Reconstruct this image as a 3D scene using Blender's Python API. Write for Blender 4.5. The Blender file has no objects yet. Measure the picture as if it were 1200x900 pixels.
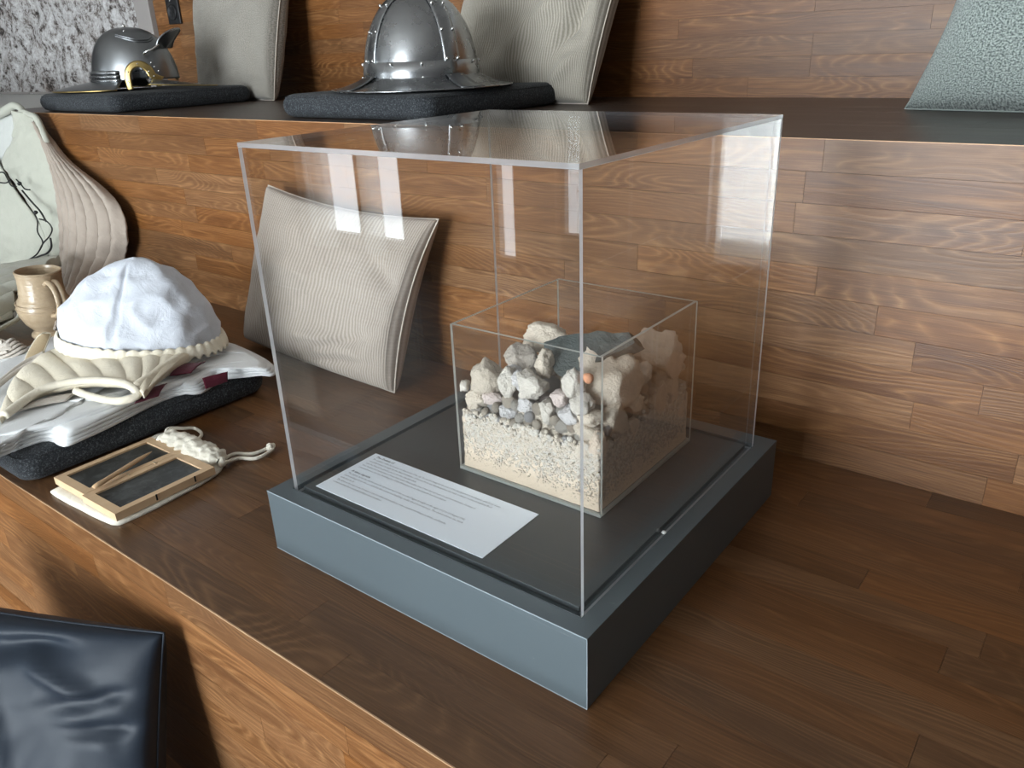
import bpy, bmesh, math, random
from mathutils import Vector, Matrix, noise, Euler
C = bpy.context.scene
col = C.collection
PI = math.pi
V = Vector
# ------------------------------------------------------------ camera, world, light, exposure
cd = bpy.data.cameras.new('camera'); cam = bpy.data.objects.new('camera', cd); col.objects.link(cam)
cam.location = (0.32705, -0.51456, 0.61835)
cam.rotation_euler = (1.168568, 0.037658, 0.652573)
cd.sensor_fit = 'HORIZONTAL'; cd.sensor_width = 36; cd.lens = 36 * 929.574 / 1200
cd.clip_start = 0.01
C.camera = cam
C.view_settings.view_transform = 'Standard'
C.view_settings.look = 'None'
C.view_settings.gamma = 1
C.view_settings.use_curve_mapping = False
C.view_settings.exposure = 0.0
w = bpy.data.worlds.new('sky'); C.world = w; w.use_nodes = True
bg = w.node_tree.nodes['Background']; bg.inputs[0].default_value = (.80, .9, 1.0, 1); bg.inputs[1].default_value = 1.5
C.cycles.transparent_max_bounces = 32
C.cycles.max_bounces = 10
# daylight entering through the three window openings of the wall behind the camera (y = -4)
WINS = [(-5.5, -4.35, -.90, 1.70), (-3.45, -3.2, -.90, 1.70), (-2.1, .15, -.80, 1.80)]
WPOW = [60, 9, 470]
for (x0, x1, z0, z1), pw in zip(WINS, WPOW):
    ld = bpy.data.lights.new('window_daylight', 'AREA'); ld.shape = 'RECTANGLE'
    ld.size = x1 - x0; ld.size_y = z1 - z0; ld.energy = pw; ld.color = (.86, .94, 1.0)
    lo = bpy.data.objects.new('window_daylight', ld); col.objects.link(lo)
    lo.location = ((x0 + x1) / 2, -4.18, (z0 + z1) / 2); lo.rotation_euler = (PI / 2, 0, 0)
# recessed ceiling lamps are off; soft daylight bounce comes from the pale room shell

# ------------------------------------------------------------ helpers
def tag(o, label=None, cat=None, group=None, kind=None):
    if label: o['label'] = label
    if cat: o['category'] = cat
    if group: o['group'] = group
    if kind: o['kind'] = kind
    return o
def empty(name, loc=(0, 0, 0), rz=0, label=None, cat=None, group=None, kind=None):
    o = bpy.data.objects.new(name, None); col.objects.link(o); o.location = loc; o.rotation_euler = (0, 0, rz)
    o.empty_display_size = .05
    return tag(o, label, cat, group, kind)
def link(name, me, mat=None, parent=None, loc=None, rot=None):
    if mat and not me.materials: me.materials.append(mat)
    o = bpy.data.objects.new(name, me); col.objects.link(o)
    if parent: o.parent = parent
    if loc is not None: o.location = loc
    if rot is not None: o.rotation_euler = rot
    return o
def mesh(name, vs, fs, smooth=False):
    me = bpy.data.meshes.new(name); me.from_pydata([tuple(v) for v in vs], [], fs); me.update()
    if smooth:
        for p in me.polygons: p.use_smooth = True
    return me
def obj(name, vs, fs, mat, parent=None, smooth=False, loc=None, rot=None):
    return link(name, mesh(name, vs, fs, smooth), mat, parent, loc, rot)
def box_vf(a, b):
    x0, y0, z0 = a; x1, y1, z1 = b
    return ([(x0,y0,z0),(x1,y0,z0),(x1,y1,z0),(x0,y1,z0),(x0,y0,z1),(x1,y0,z1),(x1,y1,z1),(x0,y1,z1)],
            [(0,3,2,1),(4,5,6,7),(0,1,5,4),(1,2,6,5),(2,3,7,6),(3,0,4,7)])
def box(name, a, b, mat, parent=None, bev=0, seg=2):
    v, f = box_vf(a, b); o = obj(name, v, f, mat, parent)
    if bev: bevel(o, bev, seg)
    return o
def bevel(o, wd, seg=2):
    m = o.modifiers.new('b', 'BEVEL'); m.width = wd; m.segments = seg; m.limit_method = 'ANGLE'
    for p in o.data.polygons: p.use_smooth = True
    m.harden_normals = True
def boxes(name, lst, mat, parent=None):
    vs, fs = [], []
    for a, b in lst:
        v, f = box_vf(a, b); n = len(vs); vs += v; fs += [tuple(i + n for i in q) for q in f]
    return obj(name, vs, fs, mat, parent)
def solid(o, t, off=-1):
    m = o.modifiers.new('s', 'SOLIDIFY'); m.thickness = t; m.offset = off; return o
def sub(o, n=1):
    m = o.modifiers.new('u', 'SUBSURF'); m.levels = n; m.render_levels = n; return o
def catmull(pts, n=6, closed=False):
    P = [V(p) for p in pts]; out = []; N = len(P)
    for i in range(N if closed else N - 1):
        g = (lambda k: P[k % N]) if closed else (lambda k: P[max(0, min(N - 1, k))])
        a, b, c, d = g(i - 1), g(i), g(i + 1), g(i + 2)
        for k in range(n):
            t = k / n
            out.append(.5 * ((2 * b) + (c - a) * t + (2 * a - 5 * b + 4 * c - d) * t * t + (3 * b - a - 3 * c + d) * t ** 3))
    if not closed: out.append(P[-1])
    return out
def tube_vf(pts, r, seg=8, closed=False, flat=1.0):
    P = [V(p) for p in pts]; n = len(P); vs, fs = [], []
    up = V((0, 0, 1)); prev = None
    for i, p in enumerate(P):
        a = P[(i - 1) % n] if (closed or i > 0) else p; b = P[(i + 1) % n] if (closed or i < n - 1) else p
        t = (b - a).normalized() if (b - a).length > 1e-9 else V((1, 0, 0))
        s = t.cross(up) if prev is None else (prev - t * prev.dot(t))
        if s.length < 1e-4: s = t.cross(V((0, 1, 0)))
        s.normalize(); prev = s; q = s.cross(t)
        rr = r(i / max(1, n - 1)) if callable(r) else r
        for k in range(seg):
            an = 2 * PI * k / seg
            vs.append(p + s * math.cos(an) * rr + q * math.sin(an) * rr * flat)
    m = n if closed else n - 1
    for i in range(m):
        for k in range(seg):
            j = (i + 1) % n
            fs.append((i*seg+k, i*seg+(k+1)%seg, j*seg+(k+1)%seg, j*seg+k))
    if not closed:
        fs.append(tuple(range(seg))[::-1]); fs.append(tuple((n-1)*seg+k for k in range(seg)))
    return vs, fs
def tube(name, pts, r, mat, parent=None, n=6, seg=8, closed=False, flat=1.0, curve=True):
    if curve: pts = catmull(pts, n, closed)
    v, f = tube_vf(pts, r, seg, closed, flat)
    o = obj(name, v, f, mat, parent, True)
    bm = bmesh.new(); bm.from_mesh(o.data); bmesh.ops.recalc_face_normals(bm, faces=bm.faces); bm.to_mesh(o.data); bm.free()
    return o
def lathe_vf(prof, seg=48, sx=1, sy=1):
    vs, fs = [], []
    for r, z in prof:
        for k in range(seg):
            a = 2 * PI * k / seg; vs.append((r * math.cos(a) * sx, r * math.sin(a) * sy, z))
    for i in range(len(prof) - 1):
        for k in range(seg):
            fs.append((i*seg+k, i*seg+(k+1)%seg, (i+1)*seg+(k+1)%seg, (i+1)*seg+k))
    return vs, fs
def grid(name, fn, nu, nv, mat, parent=None, uvscale=(1, 1), thick=0, off=-1):
    vs = []; fs = []
    for j in range(nv + 1):
        for i in range(nu + 1): vs.append(fn(i / nu, j / nv))
    for j in range(nv):
        for i in range(nu):
            a = j * (nu + 1) + i; fs.append((a, a + 1, a + nu + 2, a + nu + 1))
    o = obj(name, vs, fs, mat, parent, True)
    uv = o.data.uv_layers.new(name='UV')
    for p in o.data.polygons:
        for li in p.loop_indices:
            vi = o.data.loops[li].vertex_index
            uv.data[li].uv = ((vi % (nu + 1)) / nu * uvscale[0], (vi // (nu + 1)) / nv * uvscale[1])
    if thick: solid(o, thick, off)
    return o
def nz(p, s=1.0, o=0): return noise.noise(V(p) * s + V((o * 7.3, o * 3.1, o * 1.7)))
def lerp(a, b, t): return a + (b - a) * t
def rows_surface(name, left, right, mat, parent, nu=40, nv=60, bulge=None, disp=None, thick=.006, uvs=(1, 1)):
    """ruled sheet between two guide curves, with out-of-plane bulge and displacement along its mean normal"""
    L = catmull(left, 8); R = catmull(right, 8)
    def samp(c, t):
        x = t * (len(c) - 1); i = min(int(x), len(c) - 2); return c[i].lerp(c[i + 1], x - i)
    nrm = ((samp(R, .5) - samp(L, .5)).cross(samp(L, 1) - samp(L, 0))).normalized()
    if nrm.dot(cam.location - samp(L, .5)) < 0: nrm = -nrm
    def fn(u, v):
        p = samp(L, v).lerp(samp(R, v), u); d = 0
        if bulge: d += bulge(u, v)
        if disp: d += disp(u, v, p)
        return p + nrm * d
    return grid(name, fn, nu, nv, mat, parent, uvs, thick, 0)
def wjit(o, amp, sc, seed=0):
    for v in o.data.vertices: v.co += V((nz(v.co, sc, seed), nz(v.co, sc, seed + 3), nz(v.co, sc, seed + 5))) * amp

# ------------------------------------------------------------ materials
class NT:
    def __init__(s, name):
        s.m = bpy.data.materials.new(name); s.m.use_nodes = True; s.t = s.m.node_tree; s.n = s.t.nodes
        s.b = s.n['Principled BSDF']; s.out = s.n['Material Output']
    def add(s, ty, **kw):
        o = s.n.new(ty)
        for k, v in kw.items(): setattr(o, k, v)
        return o
    def put(s, sock, v):
        if hasattr(v, 'is_output') or isinstance(v, bpy.types.NodeSocket): s.t.links.new(v, sock)
        else: sock.default_value = v
    def math(s, op, a, b=0, c=0):
        o = s.add('ShaderNodeMath', operation=op); s.put(o.inputs[0], a); s.put(o.inputs[1], b); s.put(o.inputs[2], c); return o.outputs[0]
    def noise(s, vec, scale, det=4, rough=.5, dist=0):
        o = s.add('ShaderNodeTexNoise'); s.put(o.inputs['Vector'], vec)
        o.inputs['Scale'].default_value = scale; o.inputs['Detail'].default_value = det; o.inputs['Roughness'].default_value = rough; o.inputs['Distortion'].default_value = dist
        return o.outputs['Fac']
    def vmap(s, vec, sc, loc=None):
        o = s.add('ShaderNodeVectorMath', operation='MULTIPLY_ADD'); s.put(o.inputs[0], vec); o.inputs[1].default_value = sc
        if loc is not None: s.put(o.inputs[2], loc)
        else: o.inputs[2].default_value = (0, 0, 0)
        return o.outputs[0]
    def ramp(s, fac, stops):
        o = s.add('ShaderNodeValToRGB'); s.put(o.inputs[0], fac); e = o.color_ramp.elements
        while len(e) < len(stops): e.new(.5)
        for i, (p, c) in enumerate(stops): e[i].position = p; e[i].color = (*c, 1)
        return o.outputs[0]
    def mix(s, fac, a, b, bt='MIX'):
        o = s.add('ShaderNodeMix', data_type='RGBA', blend_type=bt)
        s.put(o.inputs[0], fac)
        for k, v in ((6, a), (7, b)):
            s.put(o.inputs[k], v if isinstance(v, bpy.types.NodeSocket) else (*v, 1))
        return o.outputs[2]
    def bump(s, h, dist, st=1.0):
        o = s.add('ShaderNodeBump'); s.put(o.inputs['Height'], h); o.inputs['Distance'].default_value = dist; o.inputs['Strength'].default_value = st
        s.t.links.new(o.outputs[0], s.b.inputs['Normal']); return o
    def tc(s, k='Object'):
        return s.add('ShaderNodeTexCoord').outputs[k]
    def set(s, **kw):
        for k, v in kw.items():
            k = k.replace('_', ' '); s.put(s.b.inputs[k], (*v, 1) if isinstance(v, tuple) and len(v) == 3 else v)
        return s

def wood(name, dark, light, line, rough=.42, tint=.30, spec=.4):
    t = NT(name); oi = t.add('ShaderNodeObjectInfo').outputs['Random']
    off = t.add('ShaderNodeCombineXYZ'); 
    for i, k in enumerate((37.0, 91.0, 53.0)): t.put(off.inputs[i], t.math('MULTIPLY', oi, k))
    o = t.tc(); p = t.vmap(o, (1, 1, 1), off.outputs[0])
    low = t.noise(t.vmap(p, (1.1, 7, 7)), 1.0, 3, .42, .35)
    fld = t.math('MULTIPLY', low, 50.0)
    wig = t.noise(t.vmap(p, (9, 120, 120)), 1.0, 2)
    fld = t.math('ADD', fld, t.math('MULTIPLY', wig, .5))
    fr = t.math('FRACT', fld)
    tri = t.math('ABSOLUTE', t.math('SUBTRACT', fr, .5))          # 0..0.5
    ln = t.math('POWER', t.math('MULTIPLY', tri, 2.0), 2.2)
    broad = t.noise(t.vmap(p, (2.5, 22, 22)), 1.0, 3, .6)
    fib = t.noise(t.vmap(p, (14, 900, 900)), 1.0, 2, .6)
    base = t.mix(t.ramp(broad, [(.3, (0, 0, 0)), (.7, (1, 1, 1))]), dark, light)
    msk = t.ramp(t.noise(t.vmap(p, (2.2, 30, 30)), 1.0, 3, .6), [(.38, (.12, .12, .12)), (.64, (1, 1, 1))])
    base = t.mix(t.math('MULTIPLY', t.math('MULTIPLY', ln, .72), msk), base, line)
    st_ = t.noise(t.vmap(p, (5, 260, 260)), 1.0, 3, .65)
    base = t.mix(t.math('MULTIPLY', t.ramp(st_, [(.5, (0, 0, 0)), (.72, (1, 1, 1))]), .45), base, tuple(x * .55 for x in dark))
    base = t.mix(t.math('MULTIPLY', t.math('GREATER_THAN', fib, .56), .25), base, line)
    # each stave has its own tone
    r2 = t.math('FRACT', t.math('MULTIPLY', oi, 17.37)); r3 = t.math('FRACT', t.math('MULTIPLY', oi, 71.9))
    hs = t.add('ShaderNodeHueSaturation'); t.put(hs.inputs['Color'], base)
    t.put(hs.inputs['Value'], t.math('MULTIPLY_ADD', r2, tint, 1 - tint / 2)); t.put(hs.inputs['Hue'], t.math('MULTIPLY_ADD', r3, .006, .497))
    t.put(hs.inputs['Saturation'], t.math('MULTIPLY_ADD', r3, -.12, 1.04))
    t.set(Base_Color=hs.outputs[0], Roughness=t.math('MULTIPLY_ADD', broad, .12, rough - .06), Specular_IOR_Level=spec)
    t.bump(t.math('ADD', t.math('MULTIPLY', ln, -.5), t.math('MULTIPLY', fib, .6)), .00025, .6)
    return t.m
M = {}
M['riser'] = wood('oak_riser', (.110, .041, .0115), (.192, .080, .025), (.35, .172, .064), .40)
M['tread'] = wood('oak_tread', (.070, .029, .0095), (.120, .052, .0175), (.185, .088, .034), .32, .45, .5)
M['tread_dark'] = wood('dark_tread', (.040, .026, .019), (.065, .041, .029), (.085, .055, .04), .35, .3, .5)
M['backing'] = NT('joint_shadow').set(Base_Color=(.10, .05, .022), Roughness=.8).m  # brown core behind the staves, visible in their joints
M['edge'] = wood('worn_edge_highlight', (.40, .22, .11), (.52, .30, .16), (.6, .4, .22), .4)  # paler wood colour: edge highlight painted in, together with wear

def plain(name, c, r=.6, var=.1, sc=60, bump=0, metal=0, spec=.5, sheen=0):
    t = NT(name); o = t.tc(); n = t.noise(o, sc, 4, .6)
    a = tuple(x * (1 - var) for x in c); b = tuple(min(1, x * (1 + var)) for x in c)
    t.set(Base_Color=t.mix(n, a, b), Roughness=r, Metallic=metal, Specular_IOR_Level=spec)
    if sheen: t.set(Sheen_Weight=sheen)
    if bump: t.bump(n, bump)
    return t.m
M['plaster'] = plain('plaster', (.62, .60, .57), .9, .05, 8)
M['right_wall'] = plain('grey_wall', (.20, .19, .185), .9, .05, 8)
M['floor'] = plain('dark_floor', (.10, .08, .065), .5, .2, 3)
M['white_trim'] = plain('pale_ledge', (.50, .50, .48), .5, .04, 10)
M['trim_grey'] = plain('warm_grey_trim', (.30, .275, .26), .6, .05, 10)
M['black'] = plain('black_plastic', (.012, .012, .013), .4, .1, 50)
M['hole'] = plain('socket_hole', (.003, .003, .003), .7, .1, 50)
M['white_dot'] = plain('white_spot', (.8, .8, .8), .4, .05, 50)
# rough pale stone wall with dark pits
t = NT('rough_stone'); o = t.tc()
a = t.noise(o, 17, 9, .72, 0); b = t.noise(o, 4.5, 4, .6); c2 = t.noise(o, 75, 5, .7)
pit = t.ramp(t.math('ADD', t.math('MULTIPLY', a, .62), t.math('MULTIPLY', c2, .38)), [(.41, (.03, .025, .022)), (.455, (.20, .17, .155)), (.50, (.46, .44, .43)), (.66, (.80, .79, .79))])
warm = t.mix(t.ramp(b, [(.52, (0, 0, 0)), (.68, (1, 1, 1))]), pit, (.33, .22, .16), 'MULTIPLY')
t.set(Base_Color=t.mix(t.math('MULTIPLY', t.ramp(b, [(.5, (0, 0, 0)), (.66, (1, 1, 1))]), .6), pit, warm), Roughness=.9)
t.bump(t.math('ADD', a, t.math('MULTIPLY', c2, .4)), .02, .8); M['stone_wall'] = t.m
# painted plinth
def paint(name, c):
    t = NT(name); o = t.tc(); n = t.noise(o, 3, 3); f = t.noise(o, 420, 2, .7); sm = t.noise(t.vmap(o, (1, 1, 1)), 40, 6, .75)
    dust = t.ramp(sm, [(.66, (0, 0, 0)), (.74, (1, 1, 1))])
    base = t.mix(n, tuple(x * .93 for x in c), tuple(x * 1.07 for x in c))
    base = t.mix(t.math('MULTIPLY', dust, .10), base, (.4, .4, .4))
    t.set(Base_Color=base, Roughness=t.math('MULTIPLY_ADD', n, .1, .36), Specular_IOR_Level=.5); t.bump(f, .0001, .4); return t.m
M['paint'] = paint('slate_grey_paint', (.076, .096, .106))
M['paint_in'] = paint('platform_paint', (.050, .056, .058))
M['paint_edge'] = plain('worn_paint_edge', (.30, .34, .37), .5)
M['gap'] = plain('gap_black', (.004, .004, .004), .9, .1, 40)
# acrylic sheet: clear, reflecting at grazing angles; frosty polished edges
def acrylic(name, tintc, base=.045):
    t = NT(name); t.n.remove(t.b)
    lw = t.add('ShaderNodeLayerWeight'); lw.inputs['Blend'].default_value = .5
    f5 = t.math('POWER', lw.outputs['Facing'], 5.0)
    fac = t.math('MULTIPLY_ADD', f5, 1 - base, base)
    tr = t.add('ShaderNodeBsdfTransparent'); tr.inputs[0].default_value = (*tintc, 1)
    gl = t.add('ShaderNodeBsdfGlossy'); gl.inputs['Roughness'].default_value = .0; gl.inputs[0].default_value = (1, 1, 1, 1)
    mx = t.add('ShaderNodeMixShader'); t.put(mx.inputs[0], fac); t.put(mx.inputs[1], tr.outputs[0]); t.put(mx.inputs[2], gl.outputs[0])
    t.t.links.new(mx.outputs[0], t.out.inputs[0]); return t.m
M['acrylic'] = acrylic('clear_acrylic', (.995, .998, .998), .036)
def edge_mat(name, c, k=.7, clear=.15):
    t = NT(name); t.n.remove(t.b)
    d = t.add('ShaderNodeBsdfDiffuse'); d.inputs[0].default_value = (*c, 1)
    tl = t.add('ShaderNodeBsdfTranslucent'); tl.inputs[0].default_value = (*c, 1)
    g = t.add('ShaderNodeBsdfGlossy'); g.inputs['Roughness'].default_value = .15
    m1 = t.add('ShaderNodeMixShader'); m1.inputs[0].default_value = k; t.put(m1.inputs[1], d.outputs[0]); t.put(m1.inputs[2], tl.outputs[0])
    m2 = t.add('ShaderNodeMixShader'); m2.inputs[0].default_value = .2; t.put(m2.inputs[1], m1.outputs[0]); t.put(m2.inputs[2], g.outputs[0])
    tr = t.add('ShaderNodeBsdfTransparent'); m3 = t.add('ShaderNodeMixShader'); m3.inputs[0].default_value = clear
    t.put(m3.inputs[1], m2.outputs[0]); t.put(m3.inputs[2], tr.outputs[0])
    t.t.links.new(m3.outputs[0], t.out.inputs[0]); return t.m
M['edge_acrylic'] = edge_mat('acrylic_edge', (.86, .88, .92))
M['edge_top'] = edge_mat('acrylic_top_edge', (.7, .73, .78), .5, .6)
M['edge_small'] = edge_mat('acrylic_edge_small', (.80, .84, .80))
# metals
def metal(name, c, r=.22, brushed=True):
    t = NT(name); o = t.tc(); n = t.noise(o, 14, 5, .6); f = t.noise(t.vmap(o, (60, 60, 900)), 1, 3)
    t.set(Base_Color=t.mix(n, tuple(x * .75 for x in c), c), Metallic=1.0, Roughness=t.math('MULTIPLY_ADD', n, .22, r - .06))
    t.bump(f, .0002, .3); return t.m
M['steel'] = metal('polished_steel', (.40, .41, .42), .22)
M['steel_dark'] = metal('dull_steel', (.29, .30, .31), .28)
M['brass'] = metal('brass', (.55, .40, .16), .28)
M['rivet'] = metal('bright_rivet', (.8, .8, .78), .2)
# cloths
def felt():
    t = NT('charcoal_felt'); o = t.tc(); n = t.noise(o, 330, 3, .8); n2 = t.noise(o, 60, 3, .6)
    c = t.ramp(n, [(.38, (.007, .008, .010)), (.52, (.020, .023, .027)), (.66, (.13, .145, .155))])
    t.set(Base_Color=t.mix(t.math('MULTIPLY', n2, .5), c, (.018, .020, .024)), Roughness=.95, Sheen_Weight=.04)
    t.bump(n, .0012, .7); return t.m
M['felt'] = felt()
def weave(name, c1, c2, freq, amp=.5, speck=.3, rough=.9, spsc=260):
    """corded cloth: fine ribs run along V of the UV map"""
    t = NT(name); uv = t.tc('UV'); sx = t.add('ShaderNodeSeparateXYZ'); t.put(sx.inputs[0], uv)
    jit = t.noise(uv, 14, 3); 
    s = t.math('SINE', t.math('MULTIPLY', t.math('MULTIPLY_ADD', jit, .0015, sx.outputs[0]), freq * 2 * PI))
    s = t.math('MULTIPLY_ADD', s, .5, .5)
    v = t.math('MULTIPLY_ADD', t.math('SINE', t.math('MULTIPLY', sx.outputs[1], freq * 5.2)), .5, .5)
    sp = t.noise(uv, spsc, 2, .8); sh = t.math('MULTIPLY_ADD', t.math('SUBTRACT', sp, .5), speck * 4, .5)
    f = t.math('ADD', t.math('MULTIPLY', s, amp), t.math('MULTIPLY', sh, 1 - amp))
    cl = t.add('ShaderNodeClamp'); t.put(cl.inputs[0], f)
    t.set(Base_Color=t.mix(cl.outputs[0], c1, c2), Roughness=rough, Sheen_Weight=.2, Specular_IOR_Level=.2)
    t.bump(t.math('ADD', f, t.math('MULTIPLY', v, .2)), .0015, .6); return t.m
M['corded'] = weave('corded_taupe', (.25, .205, .17), (.52, .455, .39), 66, .62)
M['linen'] = weave('greige_linen', (.17, .155, .13), (.46, .425, .37), 90, .2, .9, spsc=200)
M['cord_pale'] = weave('corded_greige', (.22, .195, .155), (.50, .46, .39), 85, .6, .5)
M['grey_green'] = weave('grey_green_weave', (.09, .11, .105), (.50, .56, .52), 130, .15, 1.3, spsc=170)
def cotton(name, c, bump=.0012, sc=30, rough=.9, dark=.85):
    t = NT(name); o = t.tc(); n = t.noise(o, sc, 5, .6, .6); f = t.noise(o, 900, 2)
    t.set(Base_Color=t.mix(n, tuple(x * dark for x in c), c), Roughness=rough, Sheen_Weight=.15, Specular_IOR_Level=.2, Subsurface_Weight=0.0)
    t.bump(t.math('ADD', t.math('MULTIPLY', n, 3.0), t.math('MULTIPLY', f, .3)), bump, .8); return t.m
M['white'] = cotton('white_cotton', (.62, .645, .70), .0016, 26)
M['tunic'] = cotton('tunic_white', (.78, .79, .79), .0008, 20, .9, .93)
M['cream'] = cotton('cream_quilt', (.76, .68, .53), .001, 40)
M['cream2'] = cotton('cream_rim', (.80, .73, .59), .001, 60)
M['ecru'] = cotton('ecru_cotton', (.62, .56, .49), .001, 60)
M['gamb'] = cotton('gambeson_white', (.46, .46, .39), .001, 30)
M['gamb_q'] = cotton('gambeson_quilt', (.40, .335, .28), .001, 40)
M['gamb_in'] = cotton('gambeson_lining', (.55, .56, .53), .001, 30)
M['maroon'] = cotton('maroon_cloth', (.085, .008, .020), .0008, 40)
M['bag'] = cotton('calico', (.76, .71, .60), .001, 60)
M['cordage'] = cotton('cotton_cord', (.74, .69, .58), .001, 200)
M['leather'] = cotton('pale_leather', (.52, .40, .25), .0006, 60, .6)
M['lace'] = plain('black_lace', (.012, .012, .012), .6)
t = NT('navy_satin'); o = t.tc(); n = t.noise(o, 5, 4, .5, .4); f = t.noise(o, 500, 2)
t.set(Base_Color=t.mix(n, (.012, .017, .026), (.022, .030, .042)), Roughness=.5, Specular_IOR_Level=.2, Sheen_Weight=.06, Sheen_Roughness=.3)
t.bump(t.math('ADD', t.math('MULTIPLY', n, 1), t.math('MULTIPLY', f, .02)), .003, .4); M['satin'] = t.m
# ceramic
t = NT('salt_glaze'); o = t.tc(); n = t.noise(o, 70, 5, .65); l = t.noise(t.vmap(o, (20, 20, 160)), 1, 3)
t.set(Base_Color=t.mix(n, (.36, .26, .16), (.52, .41, .28)), Roughness=.22, Specular_IOR_Level=.6); t.bump(t.math('ADD', l, t.math('MULTIPLY', n, .4)), .0022, .7); M['glaze'] = t.m
# pale timber, slate face
t = NT('beech'); o = t.tc(); n = t.noise(t.vmap(o, (60, 8, 60)), 1, 4); t.set(Base_Color=t.mix(n, (.52, .34, .19), (.68, .49, .31)), Roughness=.5); M['beech'] = t.m
t = NT('pencil_wood'); o = t.tc(); n = t.noise(t.vmap(o, (90, 8, 90)), 1, 4); t.set(Base_Color=t.mix(n, (.42, .27, .15), (.56, .38, .22)), Roughness=.5); M['stylus'] = t.m
t = NT('black_wax'); o = t.tc(); n = t.noise(o, 45, 6, .7, 1.5); sm = t.noise(t.vmap(o, (1, .5, 1)), 25, 3, .5, 1.2)
t.set(Base_Color=t.mix(t.ramp(n, [(.5, (0, 0, 0)), (.72, (1, 1, 1))]), (.022, .024, .023), (.075, .08, .078)), Roughness=t.math('MULTIPLY_ADD', sm, .5, .15)); t.bump(sm, .0015, .5); M['wax'] = t.m
t = NT('card'); o = t.tc(); t.set(Base_Color=(.84, .90, .97), Roughness=.55); M['card'] = t.m
M['ink'] = plain('ink', (.07, .08, .10), .6)
M['ink2'] = plain('ink_grey', (.14, .155, .19), .6)
# rocks
def rock(name, c, var=.38, sc=85, tint=.2, bump=.006):
    t = NT(name); oi = t.add('ShaderNodeObjectInfo').outputs['Random']; o = t.tc()
    n = t.noise(o, sc, 7, .7); n2 = t.noise(o, sc * 4, 3, .7); n3 = t.noise(o, sc * .3, 2)
    base = t.mix(n, tuple(x * (1 - var) for x in c), tuple(min(1, x * (1 + var * .6)) for x in c))
    base = t.mix(t.math('MULTIPLY', n3, .3), base, (c[0] * 1.02, c[1] * .9, c[2] * .78))
    hs = t.add('ShaderNodeHueSaturation'); t.put(hs.inputs['Color'], base); t.put(hs.inputs['Value'], t.math('MULTIPLY_ADD', oi, tint, 1 - tint / 2))
    t.set(Base_Color=hs.outputs[0], Roughness=.95, Specular_IOR_Level=.15)
    t.bump(t.math('ADD', n, t.math('MULTIPLY', n2, .35)), bump, .9); return t.m
M['sand'] = rock('sand', (.73, .61, .48), .14, 500, 0, .0012)
M['beige'] = rock('rock_beige', (.76, .67, .56))
M['pale'] = rock('rock_pale', (.75, .70, .63))
M['grey'] = rock('rock_grey', (.68, .66, .66))
M['brown'] = rock('rock_brown', (.74, .62, .51))
M['pink'] = rock('rock_pink', (.76, .65, .61))
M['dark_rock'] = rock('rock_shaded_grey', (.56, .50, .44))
M['slate'] = rock('slate', (.085, .100, .098), .35, 60, 0, .003)
M['brick_bit'] = rock('brick_fleck', (.62, .30, .18), .2, 100, 0, .001)

# ------------------------------------------------------------ room shell
XL, XR, YW, YB, ZF, ZC = -6.6, 3.4, -4.0, 2.6, -.974, 2.1
def struct(o): o['kind'] = 'structure'; return o
struct(box('floor', (XL, YW - .2, ZF - .1), (XR, YB, ZF), M['floor']))
struct(box('ceiling', (XL, YW - .2, ZC), (XR, YB, ZC + .1), M['plaster']))
struct(box('wall_left', (XL - .1, YW - .2, ZF), (XL, YB, ZC), M['right_wall']))
struct(box('wall_right', (XR, YW - .2, ZF), (XR + .1, YB, ZC), M['right_wall']))
struct(box('wall_rear', (XL, YB, ZF), (XR, YB + .1, ZC), M['plaster']))
wl = []; xs = [XL] + [x for q in WINS for x in q[:2]] + [XR]
for i in range(0, len(xs), 2): wl.append(((xs[i], YW - .2, ZF), (xs[i + 1], YW, ZC)))
for x0, x1, z0, z1 in WINS: wl += [((x0, YW - .2, ZF), (x1, YW, z0)), ((x0, YW - .2, z1), (x1, YW, ZC))]
struct(boxes('wall_front', wl, M['right_wall']))
for i, (x0, x1, z0, z1) in enumerate(WINS):
    e = struct(empty('window_%d' % (i + 1), ((x0 + x1) / 2, YW - .1, z0)))
    hw = (x1 - x0) / 2; h = z1 - z0
    boxes('window_frame', [((-hw, -.03, 0), (-hw + .05, .03, h)), ((hw - .05, -.03, 0), (hw, .03, h)), ((-hw, -.03, 0), (hw, .03, .05)), ((-hw, -.03, h - .05), (hw, .03, h))] +
          ([((-.025, -.03, 0), (.025, .03, h))] if hw > .5 else []), M['white_trim'], e)
t = NT('sheer_curtain'); t.n.remove(t.b)
d = t.add('ShaderNodeBsdfDiffuse'); d.inputs[0].default_value = (.9, .9, .88, 1); tl = t.add('ShaderNodeBsdfTranslucent'); tl.inputs[0].default_value = (.9, .9, .86, 1)
tr = t.add('ShaderNodeBsdfTransparent'); m1 = t.add('ShaderNodeMixShader'); m1.inputs[0].default_value = .6; t.put(m1.inputs[1], d.outputs[0]); t.put(m1.inputs[2], tl.outputs[0])
m2 = t.add('ShaderNodeMixShader'); m2.inputs[0].default_value = .45; t.put(m2.inputs[1], m1.outputs[0]); t.put(m2.inputs[2], tr.outputs[0]); t.t.links.new(m2.outputs[0], t.out.inputs[0]); M['curtain'] = t.m
def curtain(x0, x1, lab):
    n = int((x1 - x0) / .012); vs, fs = [], []
    for i in range(n + 1):
        x = lerp(x0, x1, i / n); y = YW + .08 + .03 * math.sin(x * 42) + .01 * math.sin(x * 97)
        vs += [(x, y, ZF + .02), (x, y, 1.9)]
    for i in range(n): fs.append((2*i, 2*i+2, 2*i+3, 2*i+1))
    o = obj('curtain', vs, fs, M['curtain'], None, True); solid(o, .002)
    tag(o, lab, 'curtain', None)
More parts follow.
